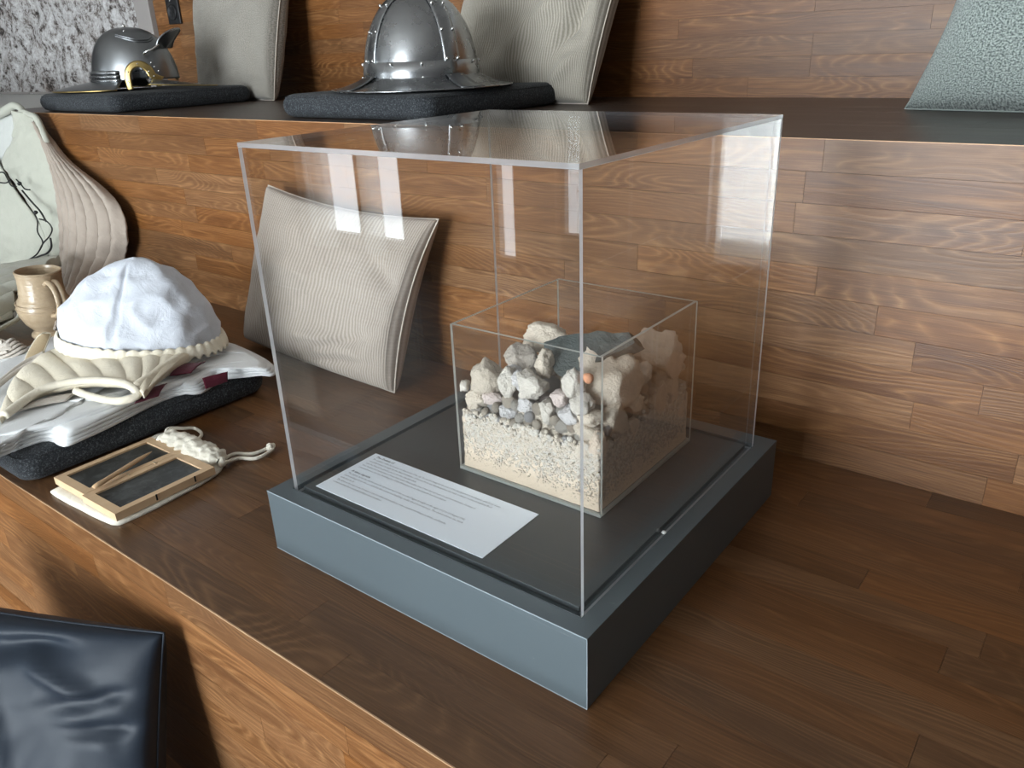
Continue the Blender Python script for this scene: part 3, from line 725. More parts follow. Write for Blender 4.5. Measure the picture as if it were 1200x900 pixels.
# ------------------------------------------------------------ pillows
def pillow(name, BL, BR, TR, TL, thick, mat, seed, label, cat='pillow', pinch=.07, wr=.010, n=48, pip=None, uvs=1.0, sag=.0, folds=(), facing=None, ppin=.30, pinb=.0):
    BL, BR, TR, TL = map(V, (BL, BR, TR, TL)); cen = (BL + BR + TR + TL) / 4
    nrm = (BR - BL).cross(TL - BL).normalized()
    if nrm.dot(cam.location - cen) < 0: nrm = -nrm
    e = empty(name, cen, 0, label, cat)
    def base(u, v):
        a, b = u, v
        u2 = a * (1 - pinch * (1 - b * b) * abs(a) ** 3); v2 = b * (1 - (pinch if b > 0 else pinb) * (1 - a * a) * abs(b) ** 3)
        s, t_ = (u2 + 1) / 2, (v2 + 1) / 2
        return BL.lerp(BR, s).lerp(TL.lerp(TR, s), t_)
    def hgt(u, v, sd_):
        k = max(0, (1 - u * u)) * max(0, (1 - v * v)); h = k ** ppin
        h *= 1 - sag * v * .5
        edge = min(1, k * 5)
        w_ = wr * (nz((u * 1.3, v * 1.3, sd_), 2.2, seed) * 1.2 + abs(nz((u, v, sd_), 4.5, seed + 2)) * -.8)
        for fu, fv, ang, ln_, wd_, dp in folds:
            du, dv = u - fu, v - fv; a = du * math.cos(ang) + dv * math.sin(ang); b = -du * math.sin(ang) + dv * math.cos(ang)
            w_ += dp * math.exp(-(b / wd_) ** 2) * math.exp(-(a / ln_) ** 2)
        return h, w_ * edge
    vs, fs = [], []; idx = {}
    def P_(i, j, side):
        u, v = -1 + 2 * i / n, -1 + 2 * j / n
        u = math.sin(u * PI / 2) * .5 + u * .5; v = math.sin(v * PI / 2) * .5 + v * .5
        bd = i in (0, n) or j in (0, n)
        key = (i, j, 0 if bd else side)
        if key not in idx:
            h, w_ = hgt(u, v, side); p = base(u, v)
            fl = nrm * (thick / 2 * h + w_ * (1 if side > 0 else .3)) * side
            idx[key] = len(vs); vs.append(p + (fl if not bd else V((0, 0, 0))) - cen)
        return idx[key]
    uvl = []
    for side in (1, -1):
        for j in range(n):
            for i in range(n):
                q = (P_(i, j, side), P_(i+1, j, side), P_(i+1, j+1, side), P_(i, j+1, side)); uq = [(i/n, j/n), ((i+1)/n, j/n), ((i+1)/n, (j+1)/n), (i/n, (j+1)/n)]
                if side < 0: q = q[::-1]; uq = uq[::-1]
                fs.append(q); uvl += uq
    o = obj('cover', vs, fs, mat, e, True); uv = o.data.uv_layers.new(name='UV')
    for k, q in enumerate(uvl): uv.data[k].uv = (q[0] * uvs, q[1] * uvs)
    bm = bmesh.new(); bm.from_mesh(o.data)
    vol = bm.calc_volume(signed=True)
    if vol < 0: bmesh.ops.reverse_faces(bm, faces=bm.faces); bm.to_mesh(o.data)
    bm.free()
    ring = []
    for i in range(n): ring.append((i, 0))
    for j in range(n): ring.append((n, j))
    for i in range(n): ring.append((n - i, n))
    for j in range(n): ring.append((0, n - j))
    pts = [V(vs[idx[(i, j, 0)]]) for i, j in ring]
    tube('piping', pts, .0018, pip or mat, e, closed=True, seg=6, curve=False)
    return e
M['piping'] = cotton('seam_thread', (.62, .55, .47), .0005, 200)
pillow('pillow', (-1.255, .490, .012), (-.738, .462, .004), (-.708, .592, .322), (-1.220, .590, .352), .13, M['corded'], 3,
       'taupe corded pillow leaning against the riser, seen through the display case', pinch=.10, pip=M['piping'], sag=.3, wr=.006,
       folds=[(.55, -.55, .5, .35, .05, -.012), (.25, -.6, .2, .3, .06, .010), (.75, .3, 2.4, .25, .06, -.010), (.5, -.8, .2, .4, .05, -.012), (-.6, .1, 1.4, .4, .07, -.006)])
pillow('pillow', (-2.40, 1.215, .489), (-1.925, 1.165, .489), (-1.95, 1.315, .93), (-2.45, 1.325, .93), .15, M['linen'], 8,
       'plain greige linen pillow on the upper step between the two helmets', pinch=.06, pip=M['piping'], wr=.010, folds=[(.8, -.8, .2, .3, .05, -.012)])
pillow('pillow', (-1.20, 1.205, .489), (-.725, 1.145, .489), (-.675, 1.325, .93), (-1.16, 1.32, .93), .15, M['cord_pale'], 14,
       'creased pale corded pillow behind the riveted kettle helmet', pinch=.08, pip=M['piping'], wr=.014,
       folds=[(.72, -.25, 1.2, .28, .06, -.030), (.5, -.1, .6, .3, .08, .014), (.3, .35, 2.6, .5, .08, -.010), (.75, -.7, .9, .25, .07, .016), (.1, -.5, 1.3, .4, .07, .006)])
pillow('pillow', (-.030, 1.110, .489), (.50, 1.02, .489), (.47, 1.27, .93), (.00, 1.29, .93), .16, M['grey_green'], 21,
       'coarse grey-green woven pillow at the right end of the upper step', pinch=.17, wr=.010, folds=[(-.7, .1, .9, .3, .08, -.012)])
pillow('pillow', (-1.00, -.47, -.472), (-.490, -.285, -.472), (-.545, -.155, -.060), (-1.03, -.36, -.068), .13, M['satin'], 31,
       'navy satin pillow on the lowest step, bottom left corner of the view', pinch=.03, wr=.007, pip=M['satin'], n=70, ppin=.34,
       folds=[(.72, .62, .3, .22, .045, -.014), (.8, .45, .1, .18, .04, -.016), (.55, .72, -.4, .3, .05, .014), (.05, .35, 1.7, .5, .06, -.016), (.2, .4, 1.8, .4, .05, .012), (-.1, .85, .1, .5, .09, -.016), (.75, -.1, .5, .35, .06, -.008), (.35, .88, .2, .25, .06, -.018)])

# ------------------------------------------------------------ charcoal felt seat pads
def pad(c, sx, sy, t_, z, rz, label, grp='square charcoal felt seat pads'):
    e = empty('seat_pad', (c[0], c[1], z), rz, label, 'seat pad', grp)
    n = 26; r = .030
    def prof(u):  # superellipse-like rounding
        return u
    vs, fs = [], []; lay = [(0, .016), (.1, .007), (.28, .002), (.5, 0), (.7, .0015), (.86, .006), (.95, .011), (1.0, .018)]
    cols_ = []
    def ring_(ins, zz):
        pts = []; a, b = sx / 2 - ins, sy / 2 - ins; rr = r
        for cx, cy, a0 in ((a - rr, b - rr, 0), (-a + rr, b - rr, 90), (-a + rr, -b + rr, 180), (a - rr, -b + rr, 270)):
            for k in range(7):
                an = math.radians(a0 + 15 * k); pts.append(V((cx + rr * math.cos(an), cy + rr * math.sin(an), zz)))
        return pts
    rings = [ring_(i_, max(.0008, t_ * zt)) for zt, i_ in lay]
    rings.append([p * .8 + V((0, 0, t_ * 1.02 - p.z * .8)) for p in ring_(.024, t_)])
    m = len(rings[0])
    for rg in rings: vs += rg
    for i in range(len(rings) - 1):
        for k in range(m): fs.append((i*m+k, i*m+(k+1)%m, (i+1)*m+(k+1)%m, (i+1)*m+k))
    fs.append(tuple((len(rings)-1)*m+k for k in range(m))); fs.append(tuple(range(m))[::-1])
    o = obj('cushion', vs, fs, M['felt'], e, True)
    tube('seam', ring_(.0058, t_ * .87)[0:], .0012, M['felt'], e, closed=True, seg=5, curve=False)
    return e
pad((-1.203, .106), .47, .47, .050, .0006, 0, 'charcoal felt seat pad under the folded white tunic')
pad((-1.040, .922), .47, .47, .050, SH + .0006, .0, 'charcoal felt seat pad under the riveted kettle helmet')
pad((-2.225, .905), .47, .47, .050, SH + .0006, .0, 'charcoal felt seat pad under the helmet with brass trim')

# ------------------------------------------------------------ kettle helmet
KZ = SH + .0525
k = empty('kettle_helmet', (-1.000, .885, KZ), math.radians(37.4), 'polished steel kettle helmet with riveted bands and wide brim, on a charcoal pad', 'helmet')
def dome_r(t_): return math.cos(t_ * PI / 2) ** .80
DR, DZ0, DH = .127, .030, .168
prof = [(DR * dome_r(i / 24), DZ0 + DH * math.sin(i / 24 * PI / 2) ** 1.05) for i in range(25)]
v, f = lathe_vf([(DR, DZ0 - .004)] + prof, 64, 1, 1.08); o = obj('skull', v, f, M['steel'], k, True); solid(o, .002, -1)
bp = [(.118, .030), (.128, .027), (.145, .018), (.175, .008), (.200, .0025), (.2025, .0025)]
v, f = lathe_vf(bp, 64, 1, 1.05); o = obj('brim', v, f, M['steel'], k, True); solid(o, .002, -1)
tube('brim_edge', [(.202 * math.cos(a * PI / 32), .202 * 1.05 * math.sin(a * PI / 32), .0040) for a in range(64)], .0018, M['steel'], k, closed=True, curve=False)
v, f = lathe_vf([(DR + .0025, .024), (DR + .0030, .034), (DR + .0012, .058), (DR + .0000, .0585)], 64, 1, 1.08); o = obj('lower_band', v, f, M['steel'], k, True)
def on_dome(a, t_, off=.0):
    r = DR * dome_r(t_) + off; return V((r * math.cos(a), r * 1.08 * math.sin(a), DZ0 + DH * math.sin(t_ * PI / 2) ** 1.05 + off * t_))
RV = mesh('rivet', *[ICO[2][0], ICO[2][1]], True); RV.materials.append(M['rivet'])
def rivet(p, s=.0036, par=k):
    o = bpy.data.objects.new('rivet', RV); col.objects.link(o); o.parent = par; o.location = p; o.scale = (s, s, s)
bang = [math.radians(a) for a in (-142, -52, 38, 128)]
for a in bang:
    hw = .0185
    def bf_(u, v_):
        t_ = v_ * .985; r = max(.001, DR * dome_r(t_)); da = (u - .5) * 2 * min(hw / r, .75)
        return on_dome(a + da, t_, .0022 + .0006 * math.sin(u * PI))
    grid('dome_band', bf_, 6, 30, M['steel'], k, thick=.0018)
    for t_ in (.13, .36, .62, .86):
        r = DR * dome_r(t_)
        for s in (-1, 1): rivet(on_dome(a + s * .0135 / r, t_, .0038))
    # brim strap continuing the band
    def bb_(u, v_):
        rr = lerp(.127, .201, v_); zz = (.0285 if v_ < .02 else None)
        z_ = .0275 * (1 - v_) ** 1.5 + .0042
        da = (u - .5) * 2 * lerp(.021, .030, v_) / rr
        return V((rr * math.cos(a + da), rr * 1.05 * math.sin(a + da), z_ + .0015))
    grid('brim_strap', bb_, 4, 10, M['steel_dark'], k, thick=.0015)
    for s in (-1, 1): rivet(V((.136 * math.cos(a + s * .1), .136 * 1.05 * math.sin(a + s * .1), .0270)))
for i in range(12):
    a = i * PI / 6 + .12
    if min(abs((a - b + PI) % (2 * PI) - PI) for b in bang) > .25: rivet(on_dome(a, .10, .0038))
    rivet(V((.1325 * math.cos(a), .1325 * 1.05 * math.sin(a), .0275)), .0022)
v, f = lathe_vf([(0, .006), (.006, .0055), (.012, .003), (.016, 0)], 24); obj('top_cap', v, f, M['steel'], k, True, (0, 0, DZ0 + DH))

# ------------------------------------------------------------ helmet with neck guard and brass trim
RZ = SH + .0525
g = empty('brow_helmet', (-2.215, .880, RZ), math.radians(37.4), 'steel helmet with ribbed nape, wide neck guard and brass-trimmed ear opening', 'helmet')
AX, AY, AH = .128, .105, .150; Z0 = .028
def skull_pt(th, t_, off=0):
    c_, s_ = math.cos(th), math.sin(th); k_ = math.cos(t_ * PI / 2) ** .80
    return V(((AX + off) * k_ * c_ - .006 * t_, (AY + off) * k_ * s_, Z0 + (AH + off) * math.sin(t_ * PI / 2)))
# opening on the side facing the camera (theta about -80 deg) cut out of the grid
nu, nv = 120, 44; vs = []; fs = []
for j in range(nv + 1):
    for i in range(nu): vs.append(skull_pt(2 * PI * i / nu, j / nv * .999))
def in_ear(p):   # ear openings, both sides
    dx = p.x - .052; top_ = .052
    if p.z - .004 > top_ + .012: return False
    hw_ = .022; zz = p.z
    arch = .036
    if zz < arch: return abs(dx) < hw_
    return dx * dx + (zz - arch) ** 2 < hw_ ** 2
for j in range(nv):
    for i in range(nu):
        q = (j*nu+i, j*nu+(i+1)%nu, (j+1)*nu+(i+1)%nu, (j+1)*nu+i); c_ = sum((vs[a] for a in q), V((0, 0, 0))) / 4
        if not in_ear(c_): fs.append(q)
o = obj('skull', vs, fs, M['steel_dark'], g, True); solid(o, .002, -1)
def side_y(x, z, off=.002):
    s = max(0, min(1, (z - Z0) / AH)); t_ = math.asin(s) * 2 / PI; k_ = math.cos(t_ * PI / 2) ** .80
    q = max(0, 1 - ((x + .006 * t_) / ((AX) * k_)) ** 2); return (AY * k_) * math.sqrt(q) + off
for sgn in (-1, 1):
    arc = [(.052 - .022, .0), (.052 - .023, .012), (.052 - .0225, .028), (.052 - .020, .045), (.052 - .008, .058), (.052 + .006, .059), (.052 + .018, .048), (.052 + .024, .032), (.052 + .034, .022), (.052 + .048, .014)]
    cp = catmull([(x, 0, z) for x, z in arc], 5)
    def trim_fn(u, v_):
        x_ = v_ * (len(cp) - 1); i = min(int(x_), len(cp) - 2); p = cp[i].lerp(cp[i+1], x_ - i); tn = (cp[i+1] - cp[i]).normalized(); nn = V((-tn.z, 0, tn.x))
        p2 = p + nn * (u * .019); 
        return V((p2.x, sgn * side_y(p2.x, max(p2.z, Z0), .0035), p2.z + .004))
    grid('ear_trim', trim_fn, 4, 50, M['brass'], g, thick=.0016, off=0)
    for x_, z_ in ((.020, .022), (.024, .050), (.052, .072), (.078, .050), (.088, .036), (.086, .074), (.092, .062), (.100, .050)):
        rivet(V((x_, sgn * (side_y(x_, max(z_, Z0)) + .0015), z_ + .002)), .0027, g)
# ribs at the nape
for i, z_ in enumerate((.030, .041, .052)):
    pts = []
    for q in range(31):
        th = lerp(math.radians(105), math.radians(268), q / 30); pts.append(V((math.cos(th) * (AX + .004 - i * .001), math.sin(th) * (AY + .004 - i * .001), z_ - .004 * math.cos(th - PI) * 0)))
    tube('nape_rib', pts, .0056, M['steel'], g, seg=8, curve=False)
# neck guard (left), broad flaring plate with brass rolled rim
def guard(u, v_):
    th = lerp(math.radians(98), math.radians(270), u); e_ = .85 + .15 * math.sin(u * PI); rr = lerp(0, .125, v_) * (.45 + .55 * math.sin(u * PI) ** .7)
    return V((math.cos(th) * (AX + rr), math.sin(th) * (AY + rr * .8), .028 - .024 * v_ ** .8 + .0025 * math.sin(v_ * PI)))
grid('neck_guard', guard, 50, 14, M['steel_dark'], g, thick=.0018)
tube('brass_rim', [guard(i / 30, 1) for i in range(31)], .0022, M['brass'], g, curve=False)
# front flange lying to the right (the cheek guard folded out), brass rolled rim
def cheek(u, v_):
    x = lerp(.085, .262, u); wd_ = .050 * math.sin(min(1, (1 - u) * 1.25 + .02) * PI / 2); y_ = -.075 + (v_ - .5) * 2 * wd_ + .03 * u
    return V((x, y_, .016 + .014 * (1 - (2 * v_ - 1) ** 2) * (1 - u) - .012 * u))
grid('cheek_guard', cheek, 24, 10, M['steel'], g, thick=.0016)
tube('brass_rim', [cheek(i / 24, 0) for i in range(25)] + [cheek(1, 1)], .0018, M['brass'], g, curve=False)
# raised brow peak at the front
def peak(u, v_):   # upright crescent plate across the brow
    a = lerp(-1.9, 1.9, u); r_ = v_; ca, sa = math.cos(a), math.sin(a)
    return V((.100 + .050 * r_ * max(ca, -.2) + .006, .062 * r_ * sa * .95, .112 + .050 * r_ * max(0, ca) ** .5 * 1.0 + .006 * r_))
grid('brow_peak', peak, 40, 8, M['steel_dark'], g, thick=.003)
tube('peak_rim', [peak(i / 40, 1) for i in range(41)], .0030, M['steel'], g, curve=False)
tube('peak_hook', [(.070, -.082, .100), (.082, -.088, .106), (.100, -.083, .112), (.116, -.070, .124)], .0035, M['rivet'], g, seg=6)
# embossed brows
for dz in (0, .012):
    tube('embossed_brow', [skull_pt(math.radians(a), t_, .001) for a, t_ in ((-95, .62 + dz * 3), (-75, .56 + dz * 3), (-55, .50 + dz * 3), (-35, .50 + dz * 3), (-18, .55 + dz * 3))], .0022, M['steel_dark'], g)
rivet(skull_pt(math.radians(-75), .72, .002), .0030, g); rivet(skull_pt(math.radians(-90), .985, .003), .006, g)

# ------------------------------------------------------------ mug
mg = empty('mug', (-1.738, .256, .0022), math.radians(20), 'glazed tan stoneware jug-shaped mug beside the quilted jacket', 'mug')
mg.rotation_euler = (math.radians(-2.4), math.radians(3.2), 0)
mp = [(0, .004), (.036, .004), (.0385, .0), (.041, .002), (.040, .008), (.033, .014), (.034, .018), (.046, .032), (.057, .052), (.0615, .070), (.061, .080), (.057, .092), (.0515, .102), (.0500, .118), (.0495, .145), (.0505, .158), (.0515, .163), (.0490, .165), (.0470, .160), (.0465, .140), (.047, .11), (.056, .08), (.050, .05), (.03, .022), (0, .020)]
pr = []
for i, (r, z) in enumerate(mp): pr.append((r, z))
pp = catmull([(r, 0, z) for r, z in pr], 4); v, f = lathe_vf([(max(0, p.x + (.0006 * math.sin(p.z * 900) if p.x > .045 else 0)), p.z) for p in pp], 56)
o = obj('body', v, f, M['glaze'], mg, True)
hd = V((1, .02, 0)).normalized()
for rz_ in (.080, .083):
    tube('body_ring', [(.0615 * math.cos(a * PI / 24), .0615 * math.sin(a * PI / 24), rz_ - .006 + (rz_ - .08) * 3) for a in range(48)], .0014, M['glaze'], mg, closed=True, curve=False)
hv = [hd * .047 + V((0, 0, .140)), hd * .062 + V((0, 0, .146)), hd * .082 + V((0, 0, .136)), hd * .094 + V((0, 0, .112)), hd * .092 + V((0, 0, .088)), hd * .078 + V((0, 0, .070)), hd * .058 + V((0, 0, .064))]
for dy in (-.0075, .0065): tube('handle_strand', [p + V((0, dy, 0)) for p in hv], lambda s: .0085 - .0018 * math.sin(s * PI), M['glaze'], mg, n=6, seg=10, flat=.75)

# ------------------------------------------------------------ folded tunic on the pad
def tun_h(x, y):  # top surface height of the folded tunic
    return .0675 + .0045 * nz((x, y, 0), 12, 3) + .003 * nz((x * 2.2, y * .7, 0), 26, 6)
OUT = [(-0.9934, -0.2146, 0.0550), (-1.0090, -0.1365, 0.0560), (-1.0088, -0.0980, 0.0560), (-1.0001, -0.0670, 0.0560), (-0.9598, -0.0623, 0.0560), (-0.9546, -0.0372, 0.0560), (-0.9639, 0.0132, 0.0560), (-0.9776, 0.0771, 0.0560), (-0.9880, 0.1538, 0.0560), (-0.9612, 0.1893, 0.0560), (-0.9791, 0.2503, 0.0560), (-0.9358, 0.2927, 0.0560), (-0.9166, 0.3200, 0.0560), (-0.9493, 0.3467, 0.0560), (-1.0314, 0.3621, 0.0560), (-1.1329, 0.3708, 0.0560), (-1.2167, 0.3634, 0.0560), (-1.3283, 0.3279, 0.0560), (-1.4745, 0.2662, 0.0560), (-1.5189, 0.1723, 0.0560), (-1.4621, 0.0433, 0.0560), (-1.3548, -0.1169, 0.0560)]
def sheet(name, outline, zf, mat, parent, t_=.006, inset=0, smooth_n=3, seed=0, amp=.002):
    P_ = catmull([(p[0], p[1], 0) for p in outline], smooth_n, True); c_ = sum(P_, V((0, 0, 0))) / len(P_)
    m = len(P_); vs = []; fs = []; R_ = 14
    for r in range(R_ + 1):
        s = r / R_
        for q in P_:
            p = c_ + (q - c_) * s * (1 - inset); lip = -t_ * .75 * max(0, (s - .88) / .12) ** 2
            vs.append(V((p.x, p.y, zf(p.x, p.y) + lip + amp * nz((p.x, p.y, 0), 30, seed))))
    for r in range(R_):
        for k_ in range(m):
            a, b = r * m + k_, r * m + (k_ + 1) % m; fs.append((a, b, b + m, a + m) if r else (a, b + m, a + m))
    o = obj(name, vs, fs, mat, parent, True); solid(o, t_, -1)
    bm = bmesh.new(); bm.from_mesh(o.data); bmesh.ops.remove_doubles(bm, verts=bm.verts, dist=1e-6); bmesh.ops.recalc_face_normals(bm, faces=bm.faces)
    up_ = sum((f_.normal.z for f_ in bm.faces)); 
    if up_ < 0: bmesh.ops.reverse_faces(bm, faces=bm.faces)
    bm.to_mesh(o.data); bm.free(); return o
tn = empty('folded_tunic', (-1.2, .10, .052), 0, 'folded white linen tunic with maroon stripes lying on the charcoal pad', 'tunic')
def rel(o, p): o.location = -V(p.location); return o
for i, (zz, ins) in enumerate(((.0515 + .006, .0), (.0515 + .0115, .015), (.0515 + .017, .03), (.0515 + .0215, .06))):
    def zf(x, y, zz=zz, i=i): return zz + .0014 * nz((x, y, i * 3), 10, i) + .0010 * nz((x * 2, y, i), 14, i)
    rel(sheet('cloth_layer', OUT, zf, M['tunic'], tn, .0048, ins, 3, i + 2, .0005), tn)
def top_z(x, y): return .0730 + .0022 * nz((x, y, 9), 14, 3) + .0015 * nz((x * 3, y, 3), 22, 3)
# long soft folds running along the front edge
FOLDS = [[(-1.0464, -0.1298, 0.0730), (-1.0097, -0.0526, 0.0740), (-1.0004, 0.0289, 0.0740), (-1.0055, 0.1261, 0.0740), (-1.0136, 0.2357, 0.0730), (-0.9731, 0.3225, 0.0700)],
         [(-1.0132, -0.0791, 0.0700), (-0.9979, -0.0025, 0.0710), (-0.9963, 0.0880, 0.0720), (-0.9925, 0.1774, 0.0720), (-0.9969, 0.2652, 0.0700), (-0.9364, 0.3147, 0.0660)],
         [(-1.0857, 0.0107, 0.0730), (-1.0307, 0.0757, 0.0750), (-1.0583, 0.1916, 0.0750), (-1.0678, 0.2902, 0.0740), (-1.0187, 0.3354, 0.0710)]]
for fo in FOLDS:
    rel(tube('fold', fo, lambda s: .0085 * math.sin(min(1, s * 4, (1 - s) * 4) * PI / 2) + .001, M['tunic'], tn, n=8, seg=10, flat=.6), tn)
STR = [[(-0.9774, 0.0719, 0.0745), (-1.0077, 0.0957, 0.0780), (-1.0082, 0.1338, 0.0790), (-0.9916, 0.1419, 0.0765)], [(-1.0264, 0.1716, 0.0785), (-1.0493, 0.1980, 0.0800), (-1.0525, 0.2325, 0.0800), (-1.0298, 0.2472, 0.0780)], [(-0.9558, 0.1930, 0.0730), (-0.9679, 0.2141, 0.0765), (-0.9635, 0.2366, 0.0765), (-0.9415, 0.2357, 0.0730)]]
STW = [(V((-0.9882, 0.0767, 0.0700)), V((-0.9749, 0.0852, 0.0700)))]
def stripe(front_a, front_b, back_b, back_a, nm=0):
    A, B_, C_, D_ = map(V, (front_a, front_b, back_b, back_a))
    def fn(u, v_):
        p = A.lerp(B_, u).lerp(D_.lerp(C_, u), v_); p = p.copy(); p.z += .0028 * math.sin(v_ * PI) + .0008 * nz(p, 120, nm); return p - V(tn.location)
    grid('maroon_stripe', fn, 14, 14, M['maroon'], tn, thick=.0012, off=0)
stripe((-0.9545, 0.0637, 0.0800), (-0.9498, 0.1051, 0.0800), (-0.9844, 0.1425, 0.0830), (-0.9894, 0.1027, 0.0830), 1)
stripe((-1.0026, 0.1575, 0.0870), (-0.9820, 0.1898, 0.0870), (-1.0061, 0.2360, 0.0885), (-1.0384, 0.2003, 0.0885), 2)
stripe((-0.9510, 0.1942, 0.0600), (-0.9477, 0.2392, 0.0600), (-0.9487, 0.2437, 0.0790), (-0.9603, 0.1972, 0.0790), 3)

# ------------------------------------------------------------ quilted cream collar lying on the tunic
qc = empty('quilted_collar', (-1.15, .13, .078), 0, 'cream quilted arming collar lying flat on the folded tunic', 'padded collar')
Lc = [(-1.0826, -0.1003, 0.0820), (-1.1192, -0.0209, 0.0900), (-1.0723, 0.0406, 0.0980), (-0.9924, 0.0767, 0.1000), (-0.9469, 0.0782, 0.0940)]
Rc = [(-1.2621, 0.0019, 0.0860), (-1.3172, 0.0881, 0.0950), (-1.2811, 0.1520, 0.1000), (-1.1726, 0.2290, 0.1040), (-1.0685, 0.2609, 0.0960)]
def qd(u, v_, p):
    s = abs(math.sin((v_ * 1.0 + .25 * u) * PI * 8)) ** .6
    e_ = min(1, 8 * min(u, 1 - u, v_ + .02, 1.02 - v_)); return .0062 * s * e_ - .003
o = rows_surface('quilting', Lc, Rc, M['cream'], qc, 34, 120, lambda u, v_: .005 * math.sin(u * PI), qd, .010); rel(o, qc)
def tb(name, pts, r, mat, par, **kw): return rel(tube(name, pts, r, mat, par, **kw), par)
tb('rolled_rim', [(-1.0844, -0.0919, 0.0860), (-1.1149, -0.0365, 0.0920), (-1.1140, 0.0006, 0.0980), (-1.0750, 0.0432, 0.1030), (-1.0107, 0.0720, 0.1040), (-0.9719, 0.0775, 0.0980), (-0.9598, 0.0721, 0.0900), (-0.9740, 0.0482, 0.0860), (-1.0252, 0.0324, 0.0860), (-1.0830, 0.0252, 0.0880)], lambda s: .0085 - .002 * s, M['cream2'], qc, seg=12, n=8, flat=.85)
tb('side_roll', [(-0.9771, 0.0763, 0.0940), (-0.9884, 0.1084, 0.0960), (-1.0212, 0.1638, 0.0960), (-1.0554, 0.2305, 0.0960), (-1.0982, 0.2832, 0.0940)], lambda s: .013 * math.sin(min(1, s * 5 + .4, (1 - s) * 5 + .3) * PI / 2), M['cream'], qc, seg=12, n=8)
# back wall under the coif that gives the collar its folded height
def strap(u, v_):
    a = catmull([(-1.0824, -0.1209, 0.0780), (-1.1155, -0.0604, 0.0800), (-1.1073, -0.0138, 0.0820), (-1.0922, 0.0276, 0.0800)], 8); x_ = v_ * (len(a) - 1); i = min(int(x_), len(a) - 2); p = a[i].lerp(a[i+1], x_ - i)
    return p + V((.018, -.028, .0)) * (u - .2) + V((0, 0, .002 * math.sin(u * PI))) - V(qc.location)
grid('chin_strap', strap, 8, 30, M['ecru'], qc, thick=.004)
def strap2(u, v_):
    a = catmull([(-1.2071, -0.0800, 0.0780), (-1.2650, -0.0130, 0.0820), (-1.2859, 0.0272, 0.0860), (-1.2860, 0.0519, 0.0900)], 8); x_ = v_ * (len(a) - 1); i = min(int(x_), len(a) - 2); p = a[i].lerp(a[i+1], x_ - i)
    return p + V((-.035, .03, .004)) * u + V((0, 0, .003 * math.sin(u * PI * 3))) - V(qc.location)
grid('gathered_tie', strap2, 16, 24, M['ecru'], qc, thick=.004)

# looped cream strap and cord bundle at the left
ls = empty('looped_strap', tuple((-1.3333, 0.0462, 0.0820)), 0, 'cream cloth strap loop standing up beside the mug foot', 'strap')
Ls = [(-1.3118, 0.0348, 0.0850), (-1.3256, 0.0509, 0.1000), (-1.3434, 0.0794, 0.1180), (-1.3442, 0.0914, 0.1250)]; Rs = [(-1.3048, 0.0604, 0.0850), (-1.3186, 0.0780, 0.0980), (-1.3303, 0.0951, 0.1120), (-1.3437, 0.1081, 0.1200)]
o = rows_surface('strap_face', Ls, Rs, M['leather'], ls, 8, 20, lambda u, v_: .002 * math.sin(u * PI), None, .003); rel(o, ls)
tb('strap_edge', [Ls[0], Ls[1], Ls[2], Ls[3], (-1.3495, 0.1034, 0.1240), Rs[3], Rs[2], Rs[1], Rs[0]], .0018, M['cream2'], ls, seg=6)
cb = empty('cord_bundle', tuple((-1.4577, 0.0632, 0.0750)), 0, 'crumpled bundle of cream ties at the left edge, behind the collar', 'cord')
rnd = random.Random(5)
for j in range(5):
    a0 = rnd.random() * 6; pts = []
    for q in range(14):
        th = a0 + q * .55; rr = .050 - .006 * j; pts.append(V((-1.4659, 0.0557, 0.0720)) + V((.79, .61, 0)) * math.cos(th) * rr + V((-.61, .79, 0)) * math.sin(th) * rr * .6 + V((0, 0, .006 * j + .006 * math.sin(th * 2.3))))
    tb('tie', pts, .0055, M['ecru'], cb, seg=8, flat=.6)

# ------------------------------------------------------------ white coif
cf = empty('coif', (-1.176, .212, .112), math.radians(37.4), 'white padded linen coif with gathered cream edge, sitting on the quilted collar', 'coif')
def coif(u, v_):
    th = -PI + u * 2 * PI; t_ = v_
    k_ = max(0, 1 - t_ ** 2.1) ** .62
    rx = .157 if math.cos(th) < 0 else .150; ry = .105
    x = rx * k_ * math.cos(th) + .016 * (t_) ; y = ry * k_ * math.sin(th)
    z = .006 + .158 * t_ * (1 - .0 * t_)
    z += -.014 * math.cos(th) * (1 - t_)
    p = V((x, y, z))
    d_ = .009 * nz(p, 12, 4) + .005 * nz(p, 30, 5) - .012 * abs(nz(p, 17, 7)) 
    seam = -.007 * math.exp(-((x - .012 + .03 * (1 - t_) ** 2) / .0035) ** 2) * (1 if math.sin(th) < 0 else 0) * min(1, (1 - t_) * 4)
    nn = V((x / rx, y / ry, .5)).normalized()
    return p + nn * (d_ * min(1, (1 - t_) * 6 + .2) + seam)
grid('cap', coif, 150, 60, M['white'], cf, thick=.003)
def rimf(u, v_):
    th = -PI + u * 2 * PI; r_ = 1 + .05 * v_; rx = .157 if math.cos(th) < 0 else .150
    return V((rx * r_ * math.cos(th), .105 * r_ * math.sin(th), .010 - .020 * v_ - .014 * math.cos(th) + .003 * math.sin(th * 44) * (.4 + v_) * (1 if math.cos(th) > -.3 else .3) + .006 * math.sin(v_ * PI)))
grid('gathered_edge', rimf, 260, 8, M['cream2'], cf, thick=.004)

